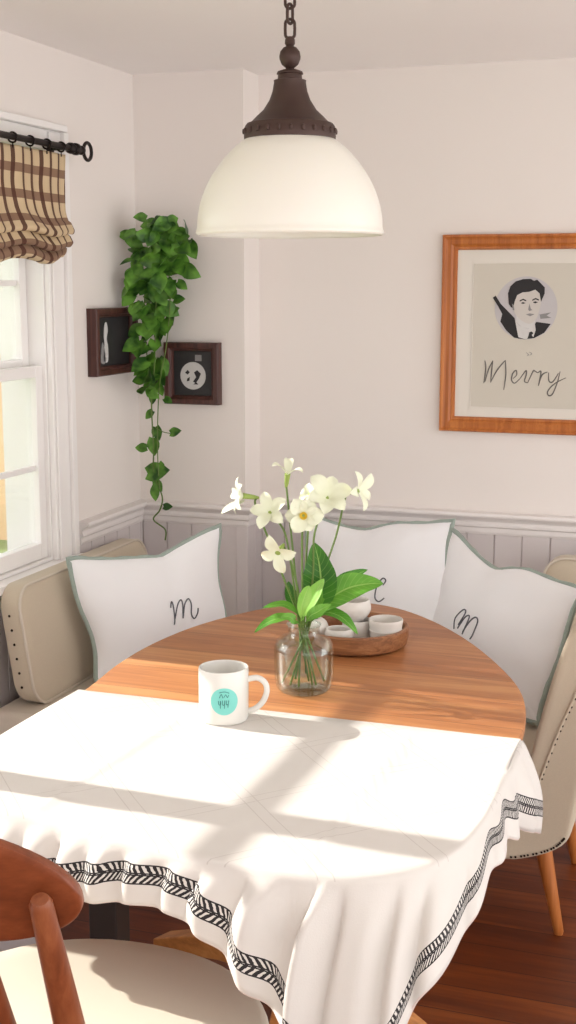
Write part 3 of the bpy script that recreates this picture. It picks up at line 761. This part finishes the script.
# ------------------------------------------------------------------ slipper chair (right)
t = thing('slipper_chair', 'beige upholstered slipper chair with nail trim and wooden legs, right of the table', 'chair', (-.5,3.38,0))
side = [(-.80,.26),(-.79,.235),(-.72,.215),(-.52,.205),(-.44,.222),(-.38,.25),(-.35,.285),(-.338,.34),(-.325,.42),(-.30,.52),(-.272,.64),(-.24,.78),(-.22,.86),(-.235,.905),(-.275,.92),(-.315,.90),(-.345,.86),(-.38,.78),(-.415,.655),(-.44,.55),(-.455,.485),(-.475,.455),(-.52,.448),(-.65,.45),(-.76,.445),(-.795,.425),(-.805,.35)]
sp = [(p.x,p.y) for p in smoothpath([(a,b,0) for a,b in side], 3, closed=True)]
Y0c, Y1c = 3.14, 3.66
mb = MB(); rings = []
gx, gz = -.45, .45
for yy, sc in ((Y0c+.002,.93),(Y0c,.96),(Y0c+.004,.985),(Y0c+.018,1),(Y1c-.018,1),(Y1c-.004,.985),(Y1c,.96),(Y1c-.002,.93)):
    rr = []
    for i, (a, b) in enumerate(sp):
        a0, b0 = sp[i-1]; a1, b1 = sp[(i+1)%len(sp)]
        nx, nz = (b1-b0), -(a1-a0); l = math.hypot(nx,nz) or 1
        off = {1:0,.985:.004,.96:.010,.93:.022}[sc]
        rr.append(mb.vert((a-nx/l*off, yy, b-nz/l*off)))
    rings.append(rr)
for A, B in zip(rings, rings[1:]):
    for i in range(len(sp)): mb.face((A[i], A[(i+1)%len(sp)], B[(i+1)%len(sp)], B[i]))
mb.face(rings[0][::-1]); mb.face(rings[-1])
mb.build('upholstered_body', M['linen'], t, angle=50)
mb = MB(); mb.tube([(x,Y0c-.0005,z) for x,z in [(p.x,p.z) for p in smoothpath([(-.448,0,.36),(-.42,0,.45),(-.385,0,.56),(-.347,0,.66),(-.30,0,.80),(-.28,0,.87)], 6)]], .0035, 8); mb.build('seam_piping', M['linen'], t)
for i in range(24):
    u = i/23; pts = smoothpath([(-.443,0,.37),(-.42,0,.45),(-.385,0,.56),(-.347,0,.66),(-.30,0,.80)], 15)
    p = pts[int(u*(len(pts)-1))]
    mb = MB(); mb.lathe([(0,-.002),(.0026,-.0015),(.0034,0),(0,.001)], (p.x+.003,Y0c-.002,p.z), 8, mat=Matrix.Rotation(PI/2,4,'X')); mb.build('nail_head', M['nail'], t)
bp = smoothpath([(-.70,0,.222),(-.52,0,.214),(-.44,0,.231),(-.385,0,.257),(-.36,0,.285)], 15)
for i in range(26):
    p = bp[int(i/25*(len(bp)-1))]; mb = MB(); mb.lathe([(0,-.002),(.0024,-.0015),(.0032,0),(0,.001)], (p.x,Y0c-.002,p.z+.003), 8, mat=Matrix.Rotation(PI/2,4,'X')); mb.build('nail_head', M['nail'], t)
def tleg(top, foot, r0, r1, parent, mat, name='leg'):
    mb = MB(); a, b = Vector(top), Vector(foot)
    mb.tube([a, a.lerp(b,.5), b+Vector((0,0,.006)), b], [r0, (r0+r1)/2, r1, r1*.8], 16); return mb.build(name, mat, parent)
tleg((-.425,3.21,.25), (-.372,3.20,0), .023,.013, t, M['legwood']); tleg((-.42,3.60,.25), (-.385,3.645,0), .023,.013, t, M['legwood'])
tleg((-.73,3.21,.24), (-.76,3.20,0), .023,.013, t, M['legwood']); tleg((-.73,3.60,.24), (-.76,3.62,0), .023,.013, t, M['legwood'])

# ------------------------------------------------------------------ table
ZT = .76
outl = [(-1.352,2.49),(-1.375,2.72),(-1.372,2.92),(-1.335,3.12),(-1.255,3.31),(-1.15,3.44),(-1.03,3.50),(-.90,3.48),(-.77,3.38),(-.64,3.22),(-.52,3.02),(-.43,2.82),(-.388,2.62),(-.382,2.45),(-.382,2.2),(-.385,2.05),(-.41,1.92),(-.47,1.835),(-.56,1.80),(-.75,1.79),(-.95,1.825),(-1.18,1.865),(-1.28,1.91),(-1.335,2.02),(-1.35,2.2)]
ol = smoothpath([(a,b,0) for a,b in outl], 6, closed=True)
t = thing('dining_table', 'oval wooden dining table half covered by a white cloth', 'table', (-.87,2.6,0))
mb = MB(); cxm, cym = -.87, 2.62; rings = []
for z_, ins in ((ZT-.030,.012),(ZT-.028,.006),(ZT-.02,.001),(ZT-.006,0),(ZT-.0015,.002),(ZT,.006)):
    rings.append([mb.vert((cxm+(p.x-cxm)*(1-ins/.5), cym+(p.y-cym)*(1-ins/.9), z_)) for p in ol])
for A, B in zip(rings, rings[1:]):
    for i in range(len(ol)): mb.face((A[i], A[(i+1)%len(ol)], B[(i+1)%len(ol)], B[i]))
mb.face(rings[0][::-1]); mb.face(rings[-1]); mb.build('tabletop', M['tabletop'], t, angle=30)
mb = MB(); mb.prism([(cxm+(p.x-cxm)*.78, cym+(p.y-cym)*.84) for p in ol[::2]], ZT-.085, ZT-.029, lambda a,b,h: (a,b,h)); mb.build('apron', M['footwood'], t)
mb = MB(); mb.lathe([(0,.06),(.07,.06),(.075,.1),(.05,.14),(.045,.3),(.06,.5),(.075,.6),(.09,ZT-.085),(0,ZT-.085)], (-.87,2.58,0), 32); mb.build('pedestal', M['footwood'], t)
for tx, ty in ((-1.30,2.78),(-.50,2.50),(-.93,2.95),(-.80,2.18)):
    b0 = Vector((-.87,2.58,.14)); e0 = Vector((tx,ty,.03)); m_ = b0.lerp(e0,.5)+Vector((0,0,.03))
    mb = MB(); pts = smoothpath([b0, m_, e0], 6); d = (e0-b0); d.z = 0; d.normalize(); sd = Vector((-d.y,d.x,0))
    prev = None
    for i, p in enumerate(pts):
        hh = .045*(1-i/len(pts)*.4); zb = max(p.z-hh, 0) if i < len(pts)-1 else 0
        r_ = [mb.vert(Vector((p.x,p.y,zb))-sd*.03), mb.vert(Vector((p.x,p.y,zb))+sd*.03), mb.vert(p+sd*.03+Vector((0,0,hh*.6))), mb.vert(p-sd*.03+Vector((0,0,hh*.6)))]
        if prev: 
            for k_ in range(4): mb.face((prev[k_], prev[(k_+1)%4], r_[(k_+1)%4], r_[k_]))
        else: mb.face(r_[::-1])
        prev = r_
    mb.face(prev); mb.build('foot', M['footwood'], t, smooth=False, bevel=.004)
mb = MB(); mb.box((-1.245,2.30,0), (-1.180,2.365,ZT-.03)); mb.build('support_leg', M['darkwood_leg'], t, smooth=False, bevel=.004)

# tablecloth
Pk = [(-1.357,2.49),(-1.362,2.2),(-1.348,2.0),(-1.30,1.91),(-1.19,1.855),(-1.06,1.84),(-.95,1.815),(-.86,1.80),(-.77,1.782),(-.70,1.780),(-.64,1.778),(-.57,1.785),(-.51,1.80),(-.455,1.835),(-.415,1.88),(-.388,1.95),(-.374,2.05),(-.370,2.18),(-.372,2.33),(-.378,2.49)]
Hk = [(-1.38,2.49,.68),(-1.385,2.2,.67),(-1.38,1.98,.65),(-1.33,1.87,.64),(-1.21,1.815,.635),(-1.08,1.795,.64),(-.965,1.78,.658),(-.885,1.775,.672),(-.805,1.765,.670),(-.748,1.752,.645),(-.675,1.74,.59),(-.615,1.73,.530),(-.545,1.72,.43),(-.465,1.73,.47),(-.412,1.775,.590),(-.372,1.85,.636),(-.350,1.965,.686),(-.342,2.11,.698),(-.345,2.30,.655),(-.333,2.49,.575)]
NS = 12
Pp = smoothpath([(a,b,0) for a,b in Pk], NS); Hp = smoothpath(Hk, NS); n = len(Pp)
arc = [0]
for a, b in zip(Hp, Hp[1:]): arc.append(arc[-1]+(b-a).length)
ZC = ZT+.0035
mb = MB()
cols = []
for i in range(n):
    s_ = i/(n-1); P0, H0 = Pp[i], Hp[i]
    Q = Vector((-1.357+(.979)*s_, 2.49, 0))
    top = [(Q.lerp(P0, t_*.965), ZC) for t_ in [k_/14 for k_ in range(15)]]
    def crease(x, y):
        q = 0
        for x0, x1 in ((-1.055,-1.10),(-.585,-.60)):
            xc = x0+(x1-x0)*(2.49-y)/.6; q += .0045*math.exp(-abs((x-xc)/.007)**1.3)
        return q*max(0, min(1, (2.48-y)/.06))
    col = [Vector((p.x,p.y,z_+.0012*sin(p.x*23)*sin(p.y*19)+crease(p.x,p.y))) for p, z_ in top]
    outv = Vector((H0.x-P0.x, H0.y-P0.y, 0)); od = outv.normalized() if outv.length > 1e-4 else Vector((1,0,0))
    # rounding over the edge, then down
    edge = Vector((P0.x,P0.y,ZC))
    col.append(edge-od*.004); col.append(edge+od*.004-Vector((0,0,.003)))
    start = edge+od*.009-Vector((0,0,.011))
    a_ = arc[i]; drop = ZC-H0.z
    m_ = 14
    front = max(0, min(1, (P0.x+1.3)/.1))*max(0, min(1, (-.40-P0.x)/.12))
    for k_ in range(m_+1):
        v = k_/m_
        p = start.lerp(H0, v); p.z = start.z+(H0.z-start.z)*v
        p = p+od*(.016*sin(PI*v)*(1 if drop > .1 else .5))       # belly
        w1 = sin(a_*92+.6)+.4*sin(a_*57+2)
        w2 = sin(a_*52+1.0)+.35*sin(a_*95)
        big = max(0, min(1, (P0.x+.74)/.12))
        amp = (.013*(1-big)+.026*big)*front
        p = p+od*(1-front)*.017*sin(a_*41+2.2)*min(1, v*2.5)*min(1, (1-s_)/.05)*(1 if P0.x > -.9 else .5)
        p = p+od*amp*(w1*(1-big)+w2*big)*(min(1, v*4)*(1-.45*v))*min(1, drop/.12)
        col.append(p)
    cols.append(col)
m_ = len(cols[0]); idx = []
for i, col in enumerate(cols):
    d = [0]*m_
    for k_ in range(m_-2, -1, -1): d[k_] = d[k_+1]+(col[k_]-col[k_+1]).length
    idx.append([mb.vert(col[k_], (arc[i], d[k_])) for k_ in range(m_)])
for i in range(n-1):
    for k_ in range(m_-1): mb.face((idx[i][k_], idx[i][k_+1], idx[i+1][k_+1], idx[i+1][k_]))
t = thing('tablecloth', 'white tablecloth with black braided border draped over the front of the table', 'tablecloth', (-.87,2.1,ZC))
o = mb.build('cloth', M['cloth'], t, fixn=False, angle=180)
s = o.modifiers.new('s','SOLIDIFY'); s.thickness = .002; s.offset = 1
mb = MB(); mb.tube([c_[-1] for c_ in cols], .0022, 6); mb.build('hem_seam', plain('hem_edge', (222,204,196), .9), t)
# ------------------------------------------------------------------ mug
MX, MY, MR, MH = -.978, 2.412, .0515, .112
zt = ZC+.0018
t = thing('mug', 'white mug with round teal print at the edge of the cloth', 'mug', (MX,MY,zt))
mb = MB(); pr = [(0,0),(MR*.9,0),(MR*.97,.003),(MR,.01),(MR,MH-.003),(MR-.001,MH),(MR-.0035,MH),(MR-.0045,MH-.004),(MR-.0045,.012),(MR-.01,.006),(0,.006)]
mb.lathe([(r,z_+zt) for r,z_ in pr], (MX,MY,0), 56); mb.build('body', M['ceramic'], t)
hd = Vector((cos(math.radians(14)), sin(math.radians(14)), 0))
mb = MB(); pts = smoothpath([Vector((MX,MY,zt))+hd*a+Vector((0,0,b)) for a,b in ((MR-.003,.086),(MR+.018,.090),(MR+.034,.080),(MR+.038,.062),(MR+.030,.040),(MR+.014,.024),(MR-.003,.018))], 6); mb.tube(pts, .0062, 12); mb.build('handle', M['ceramic'], t)
ang0 = math.atan2(-MY, -MX)+.02
def onmug(a, b, off): 
    th = ang0+a/MR; return (MX+(MR+off)*cos(th), MY+(MR+off)*sin(th), zt+.053+b)
mb = MB(); rr = .0285; c0 = mb.vert(onmug(0,0,.0006)); prev = None
for q_ in range(1,7):
    ring = [mb.vert(onmug(rr*q_/6*cos(2*PI*i/36), rr*q_/6*sin(2*PI*i/36), .0006)) for i in range(36)]
    for i in range(36):
        if prev is None: mb.face((c0, ring[i], ring[(i+1)%36]))
        else: mb.face((prev[i], prev[(i+1)%36], ring[(i+1)%36], ring[i]))
    prev = ring
mb.build('teal_print', M['teal'], t)
mb = MB()
for st in ([(-.010,.008),(-.006,.016),(-.003,.008)], [(-.001,.009),(.003,.015),(.006,.009),(.009,.014)], [(-.012,.002),(-.011,-.006),(-.007,-.005),(-.008,.002),(-.008,-.014)], [(-.004,.003),(-.003,-.007),(.001,-.004),(.001,.003),(0,-.014)], [(.005,.003),(.004,-.006),(.008,-.004),(.009,.003),(.007,-.012)], [(-.010,.019),(0,.021),(.010,.018)]):
    ps = smoothpath([(a,b,0) for a,b in st], 4); mb.tube([onmug(p.x,p.y,.001) for p in ps], .0007, 5)
mb.build('print_lettering', plain('teal_dark_ink', (60,128,124), .6), t)

# ------------------------------------------------------------------ vase, flowers
VX, VY, VZ = -.888, 2.665, ZT+.0005
t = thing('glass_vase', 'clear glass jar vase holding white flowers on the table', 'vase', (VX,VY,VZ))
vo = [(0,0),(.045,0),(.056,.004),(.062,.014),(.065,.035),(.066,.088),(.064,.106),(.056,.119),(.043,.126),(.036,.131),(.035,.140),(.036,.149),(.038,.152)]
vi = [(.035,.151),(.032,.146),(.032,.132),(.039,.122),(.052,.115),(.060,.104),(.062,.088),(.061,.035),(.057,.014),(.045,.009),(0,.009)]
mb = MB(); sp_ = smoothpath([(r,0,z_) for r,z_ in vo+vi], 3); mb.lathe([(max(p.x,0),p.z+VZ) for p in sp_], (VX,VY,0), 56); mb.build('jar', M['glass'], t, fixn=True)
mb = MB(); mb.lathe([(0,VZ+.0095),(.044,VZ+.0095),(.0565,VZ+.016),(.0605,VZ+.036),(.0605,VZ+.062),(0,VZ+.062)], (VX,VY,0), 48); mb.build('water', M['water'], t)
mb = MB(); mb.tube([(VX+.0365*cos(a*2*PI/40), VY+.0365*sin(a*2*PI/40), VZ+.1515) for a in range(40)], .0025, 8, closed=True); mb.build('rim', M['glass'], t)

KR = Vector((cos(yaw), sin(yaw), 0)); KU = Vector((0,0,1)); KF = Vector((-sin(yaw), cos(yaw), 0))
def vp(px, py, dep=0.0):
    """a place on the bouquet: right / up in metres from the vase neck"""
    m = 2.83/f_
    return Vector((VX,VY,VZ+.152)) + KR*((px-303)*m) + KU*((620-py)*m*1.01) + KF*dep
def petal(mb, c, ax, side, L_, W_, cup=.35, recurve=.2, n_=7):
    ax = Vector(ax).normalized(); sd = Vector(side).normalized(); rad = sd
    tang = ax.cross(rad).normalized(); rows = []
    for i in range(n_+1):
        u = i/n_; w = W_*.5*(sin(PI*(u*.93+.05))**.75)*(1 if u < 1 else .1)
        p = Vector(c)+rad*L_*u*cos(recurve*u)+ax*(L_*(cup*sin(u*PI*.55)-recurve*u*u))
        rows.append([mb.vert(p-tang*w+ax*w*.3), mb.vert(p-tang*w*.5+ax*w*.05), mb.vert(p), mb.vert(p+tang*w*.5+ax*w*.05), mb.vert(p+tang*w+ax*w*.3)])
    for A, B in zip(rows, rows[1:]):
        for k_ in range(4): mb.face((A[k_], A[k_+1], B[k_+1], B[k_]))
def flower(label, bloom, facing, stempts, size=.036, petals=6, cup=.35, trumpet=True, droop=None, wide=.75, twist=0, angs=None):
    root = thing('white_flower', label, 'flower', vp(303,690), 'white flowers in the glass vase')
    size *= 1.22
    c = vp(*bloom); ax = (KR*facing[0]+KU*facing[1]-KF*facing[2]).normalized()
    a0 = ax.cross(Vector((0,0,1)) if abs(ax.z) < .9 else Vector((1,0,0))).normalized(); b0 = ax.cross(a0)
    back = c-ax*size*.55
    mb = MB(); stempts = [(303+(stempts[0][0]-303)*1.75, stempts[0][1]-2, stempts[0][2]*1.5)]+list(stempts[1:]); pts = smoothpath([vp(*p) for p in stempts]+[back], 8); mb.tube(pts, .0024, 8); mb.build('stem', M['stem'], root)
    mb = MB(); mb.tube([back-ax*.004, back+ax*.006, c-ax*.001, c+ax*.004], [.0028,.0048,.0062,.007], 10, caps=True); mb.build('flower_throat', M['bud'], root)
    mb = MB()
    for i in range(petals):
        an = (angs[i] if angs else 2*PI*i/petals+twist); side_ = a0*cos(an)+b0*sin(an)
        L_ = size*(1 if i % 2 else .9)*random.uniform(.92,1.08)
        petal(mb, c+ax*(.001 if i % 2 else .0), ax, side_, L_, L_*wide, cup+random.uniform(-.06,.06), random.uniform(.1,.3))
    if droop:
        petal(mb, c+Vector((0,0,-.01)), ax, KR*droop[0]+KU*droop[1], size*1.15, size*.5, .1, .1)
    mb.build('petals', M['petal'], root, fixn=False, angle=180)
    if trumpet:
        mb = MB(); z0 = Matrix.Identity(4); qd = Vector((0,0,1)).rotation_difference(ax).to_matrix().to_4x4()
        mb.lathe([(.003,0),(.0055,.004),(.0075,.009),(.0085,.0095),(.006,.004),(.003,.002)], c+ax*.002, 20, mat=qd)
        mb.build('yellow_cup', M['yellow'], root)
    return root
flower('white flower facing left at the far left of the bouquet', (243,489,0), (-.9,.15,.25), [(308,688,.01),(300,622,0),(285,580,0),(268,535,0),(254,499,0)], .042, 5, .5, False, droop=(-1,-.55), wide=.5)
flower('white open flower just right of the leftmost one', (269,506,0), (-.25,.45,.9), [(306,686,.02),(298,622,0),(290,560,0),(284,528,0),(277,516,.01)], .041, 5, .6, False, wide=.62)
flower('topmost white flower of the bouquet with petals spread up', (286,469,.01), (.1,1,.25), [(300,688,.0),(299,620,0),(293,560,.01),(287,500,.01)], .036, 3, .75, False, twist=.3, wide=.5)
flower('white flower facing the room with yellow centre, middle of bouquet', (302,507,-.02), (.0,.1,1), [(310,684,-.01),(303,622,-.01),(301,560,0),(301,525,.0)], .036, 6, .3, True, wide=.9)
flower('lowest white flower, hanging at the left above the leaves', (277,543,-.03), (-.35,-.35,.85), [(315,682,0),(303,622,-.01),(297,585,-.01),(290,556,-.01)], .042, 4, .35, False, wide=.62, twist=.2)
flower('white flower with upright double petals right of centre', (326,492,.01), (.15,.5,.8), [(295,686,0),(306,622,0),(312,570,0),(313,530,0),(320,508,.01)], .043, 6, .6, False, wide=.7, twist=.2)
flower('small half open white flower between the centre blooms', (309,490,.03), (-.6,.5,.5), [(298,684,.02),(303,622,.01),(305,560,.03),(309,510,.04)], .022, 5, .6, False)
flower('white flower facing right at the far right of the bouquet', (356,484,.0), (.75,.2,.5), [(290,682,-.01),(308,622,0),(322,570,0),(335,530,0),(342,500,0)], .040, 5, .45, False, wide=.5)

def bigleaf(label, pts, W_, nrm, mat='leaf'):
    """pts: midrib in bouquet coordinates"""
    P_ = smoothpath([vp(*p) for p in pts], 6); m_ = len(P_); mb = MB(); rows = []
    nv_ = KR*nrm[0]+KU*nrm[1]-KF*nrm[2]
    for i, p in enumerate(P_):
        u = i/(m_-1); d = (P_[min(i+1,m_-1)]-P_[max(i-1,0)]).normalized(); n_ = (nv_-nv_.dot(d)*d).normalized(); sd = d.cross(n_)
        st = .12
        w = .0018 if u < st else max(.0006, W_*.5*(sin(PI*((u-st)/(1-st))**.8)**.85))
        row = []
        for k_ in range(9):
            s2 = (k_-4)/4; row.append(mb.vert(p+sd*w*s2+n_*(w*.28*abs(s2)+w*.04*sin(u*25+s2*2)*abs(s2)+(.0012 if k_ in (3,5) else 0)), (s2,u)))
        rows.append(row)
    for A, B in zip(rows, rows[1:]):
        for k_ in range(8): mb.face((A[k_], A[k_+1], B[k_+1], B[k_]))
    root = thing('green_leaf', label, 'leaf', P_[0], 'green leaves in the glass vase')
    mb.build('blade', M[mat], root, fixn=False, angle=180)
    mb = MB(); mb.tube([vp(305,672,.0), vp(304,640,0), P_[0], P_[2]], .0022, 6); mb.build('leaf_stalk', M['stem'], root)
    return root
bigleaf('tall upright heart-shaped leaf in the middle of the bouquet', [(308,618,0),(316,597,0),(320,577,.0),(318,556,0),(313,536,0)], .080, (-.3,.15,1), 'leaf_dark')
bigleaf('broad pointed leaf reaching furthest right', [(306,616,0),(325,596,-.01),(345,583,-.01),(364,578,-.01),(383,577,-.01)], .064, (.1,.6,.8))
bigleaf('leaf behind the broad right one, pointing up right', [(308,616,.02),(325,596,.02),(340,583,.02),(353,573,.02),(368,566,.02)], .046, (-.2,.8,.5), 'leaf_dark')
bigleaf('narrow drooping leaf over the tray of cups', [(310,616,-.01),(324,606,-.02),(338,608,-.03),(349,616,-.04),(357,626,-.04)], .030, (.3,.8,.6))
bigleaf('long pale leaf pointing left, lower one', [(300,618,-.02),(288,610,-.03),(276,610,-.04),(264,615,-.04),(253,623,-.05)], .026, (-.1,.85,.6))
bigleaf('long leaf pointing left, upper one above the jar', [(302,616,0),(292,604,-.01),(282,599,-.01),(270,599,-.02),(261,601,-.02)], .022, (-.1,.9,.5))
bigleaf('light green rounded leaf curling right of the stems', [(300,618,-.02),(306,600,-.03),(312,588,-.03),(318,578,-.03),(323,570,-.03)], .034, (-.5,.3,.9), 'leaf_light')
bigleaf('light green small leaf among the stem bases', [(300,618,-.03),(300,600,-.04),(303,588,-.04),(306,580,-.04),(308,576,-.04)], .030, (.4,.2,.9), 'leaf_light')
bigleaf('leaf lying low in front of the jar neck', [(303,618,-.03),(309,606,-.05),(316,602,-.05),(322,598,-.05),(330,594,-.05)], .028, (.1,.6,.9))
bigleaf('short dark leaf behind the left stems', [(300,618,.01),(295,604,.02),(291,595,.02),(288,586,.02),(287,578,.02)], .030, (.1,.2,1), 'leaf_dark')
bigleaf('small leaf hanging at the jar mouth on the left', [(300,618,-.02),(293,612,-.045),(290,608,-.05),(284,606,-.055),(279,608,-.06)], .020, (.1,.6,.9))

# ------------------------------------------------------------------ tray with cups
TX, TY, TR_ = -.893, 3.075, .138
t = thing('round_tray', 'round wooden tray holding white cups behind the vase', 'tray', (TX,TY,ZT))
mb = MB(); pr = [(0,0),(TR_*.90,0),(TR_*.97,.006),(TR_,.02),(TR_,.045),(TR_-.003,.049),(TR_-.009,.049),(TR_-.012,.045),(TR_-.013,.015),(TR_-.02,.010),(0,.010)]
mb.lathe([(r,z_+ZT+.0005) for r,z_ in pr], (TX,TY,0), 64); mb.build('tray_body', M['traywood'], t)
TZ = ZT+.0108
def cup(name, label, x, y, z, prof, mat='cup', cat='cup', tw=False, opening=None):
    x = TX+(x+.872)*1.12; y = TY+(y-3.125)*1.12; q_ = 1.16; z = TZ+(z-TZ)*q_; prof = [(r*q_,h*q_) for r,h in prof]
    root = thing(name, label, cat, (x,y,z))
    mb = MB(); sp_ = smoothpath([(r,0,h) for r,h in prof], 3); mb.lathe([(max(0,p.x),p.z) for p in sp_], (x,y,z), 40); mb.build('bowl_body', M[mat], root)
    if tw:
        mb = MB(); r = tw[0]*q_
        a1 = math.atan2(-y,-x)
        for st in tw[1:]:
            ps = smoothpath([(a,b,0) for a,b in st], 4); mb.tube([(x+(r+.0004)*cos(a1+p.x/r), y+(r+.0004)*sin(a1+p.x/r), z+p.y) for p in ps], .0011, 5)
        mb.build('twig_mark', M['ink_dark'], root)
    if opening:
        mb = MB(); mb.lathe([(0,opening[1]*q_+.0002),(opening[0]*q_,opening[1]*q_)], (x,y,z), 24); mb.build('dark_mouth', M['black'], root)
    return root
def bowlp(rt, h, rb, belly=1.0, th=.003):
    return [(0,0),(rb,0),(rb+(rt-rb)*.55*belly,h*.25),(rt*belly,h*.62),(rt,h),(rt-th,h),(rt*belly-th,h*.62),(rb+(rt-rb)*.5,h*.28),(rb*.6,th*1.5),(0,th*1.5)]
# a cup under a bowl (stack), cup pair at right, two small pots at left
cup('cup', 'white cup under the larger bowl, middle of the tray', -.865, 3.125, TZ, [(0,0),(.028,0),(.030,.01),(.031,.042),(.028,.042),(.027,.01),(0,.006)])
cup('bowl', 'largest white bowl, stacked on a cup in the tray', -.872, 3.125, TZ+.0365, bowlp(.034,.050,.016,1.1))
cup('cup', 'white cup with dark twig mark, right side of the tray', -.795, 3.115, TZ, [(0,0),(.030,0),(.033,.006),(.0345,.03),(.036,.031),(.0345,.034),(.037,.052),(.034,.052),(.031,.03),(.030,.01),(0,.006)], tw=(.0345,[(-.022,.022),(-.008,.016),(.006,.018)],[(-.018,.012),(-.008,.016),(-.016,.02)],[(-.008,.016),(.002,.009)]))
cup('small_pot', 'small round white pot with dark mouth, left in the tray', -.952, 3.08, TZ, [(0,0),(.018,0),(.029,.012),(.033,.028),(.028,.044),(.017,.052),(.015,.050),(.012,.046),(0,.045)], opening=(.0125,.048))
cup('small_bowl', 'small white bowl at the front left of the tray', -.888, 3.065, TZ, bowlp(.028,.036,.014,1.12))

# ------------------------------------------------------------------ wooden chair (front left)
CX0, CYs = -.955, 1.70
t = thing('wooden_chair', 'brown wooden chair with curved backrest and cream seat at the front left', 'chair', (CX0,CYs,0))
# seat
mb = MB(); so = []
for i in range(56):
    a = 2*PI*i/56; rx, ry = .315, .31 if sin(a) > 0 else .25
    so.append((CX0+rx*(abs(cos(a))**.9)*(1 if cos(a) > 0 else -1), CYs+ry*sin(a)))
def scaled(f): return [(CX0+(a-CX0)*f, CYs+(b-CYs)*f) for a, b in so]
def stackrings(mb, lst):
    rings = [[mb.vert((a,b,z_)) for a,b in scaled(f)] for f, z_ in lst]
    for A, B in zip(rings, rings[1:]):
        for i in range(len(so)): mb.face((A[i], A[(i+1)%len(so)], B[(i+1)%len(so)], B[i]))
    mb.face(rings[0][::-1]); mb.face(rings[-1])
stackrings(mb, [(.94,.445),(.985,.447),(1.0,.455),(1.0,.462),(.985,.471),(.95,.477),(.80,.482),(.5,.484)]); mb.build('seat_cushion', M['seatcream'], t)
mb = MB(); stackrings(mb, [(.88,.405),(.955,.407),(.97,.415),(.97,.440),(.955,.445)]); mb.build('seat_frame', M['chairwood'], t)
# backrest board: curved plank
BYc = 1.35
def bx(u): return -1.262+u*.524
def by(u): return BYc-.075*(1-((u-.5)*2)**2)+.0
mb = MB(); nU = 40; ringsF = []
secs = []
for i in range(nU+1):
    u = .5-.5*cos(PI*i/nU); w_ = 2*u-1
    hh = .094*(max(0,1-abs(w_)**2.6))**.5+.0005
    zc_ = .932-.030*w_*w_
    x, y = bx(u), by(u)
    th = .011
    dxy = Vector((1, .075*4*(w_)*.5*2/.524*.5, 0)).normalized(); nn = Vector((-dxy.y, dxy.x, 0))
    sec = []
    for k_ in range(16):
        a = 2*PI*k_/16; ca, sa = cos(a), sin(a)
        sx = th*(abs(ca)**.25)*(1 if ca > 0 else -1)*min(1, hh/.012); sz = hh*(abs(sa)**.4)*(1 if sa > 0 else -1)
        sec.append(mb.vert((x+nn.x*sx, y+nn.y*sx+ (-.02)*(sz/.07), zc_+sz)))
    secs.append(sec)
for A, B in zip(secs, secs[1:]):
    for k_ in range(16): mb.face((A[k_], A[(k_+1)%16], B[(k_+1)%16], B[k_]))
mb.face(secs[0][::-1]); mb.face(secs[-1]); mb.build('backrest', M['chairwood'], t, angle=50)
for x0, x1 in ((-.762,-.795),(-1.215,-1.17)):
    mb = MB(); b0 = Vector((x0,1.288,.925)); b1 = Vector((x1,1.49,.42))
    dd = (b0-b1).normalized(); 
    mb.tube([b0+dd*0, b0-dd*.008, b0.lerp(b1,.3), b0.lerp(b1,.6), b1], [.011,.0145,.0185,.022,.02], 18); mb.build('back_post', M['chairpost'], t)
mb = MB(); b0 = Vector((-.862,1.285,.90)); b1 = Vector((-.868,1.48,.42)); mb.tube([b0, b0.lerp(b1,.5), b1], [.011,.012,.012], 14); mb.build('back_spindle', M['chairpost'], t)
mb = MB(); b0 = Vector((-1.048,1.285,.90)); b1 = Vector((-1.042,1.48,.42)); mb.tube([b0, b0.lerp(b1,.5), b1], [.011,.012,.012], 14); mb.build('back_spindle', M['chairpost'], t)
for (a, b, c_, d) in ((-.77,1.52,-.73,1.46),(-1.14,1.52,-1.18,1.46),(-.78,1.90,-.75,1.95),(-1.13,1.90,-1.16,1.95)):
    tleg((a,b,.41), (c_,d,0), .02,.013, t, M['chairpost'])

# ------------------------------------------------------------------ light and camera
w = bpy.data.worlds.new('world'); bpy.context.scene.world = w; w.use_nodes = True
bg = w.node_tree.nodes['Background']; bg.inputs['Color'].default_value = (1.0,.985,.972,1); bg.inputs['Strength'].default_value = 2.5
sun = bpy.data.lights.new('sun','SUN'); so_ = bpy.data.objects.new('sun', sun); C.objects.link(so_)
el = math.radians(24.7); sd = Vector((cos(el), -.03*cos(el), -sin(el)))
so_.rotation_euler = sd.to_track_quat('-Z','Y').to_euler(); so_.location = (-6,2,4)
sun.energy = 7.2; sun.angle = math.radians(.7); sun.color = (1,.95,.88)

cam = bpy.data.cameras.new('camera'); co = bpy.data.objects.new('camera', cam); C.objects.link(co)
co.location = (0,0,CAMH); co.rotation_euler = (PI/2-pit, 0, yaw)
cam.sensor_fit = 'VERTICAL'; cam.sensor_height = 24; cam.lens = 24*f_/1024.; cam.clip_start = .05
S_ = bpy.context.scene; S_.camera = co
S_.view_settings.view_transform = 'Standard'; S_.view_settings.look = 'None'; S_.view_settings.gamma = 1
S_.view_settings.use_curve_mapping = False; S_.view_settings.exposure = 0.0
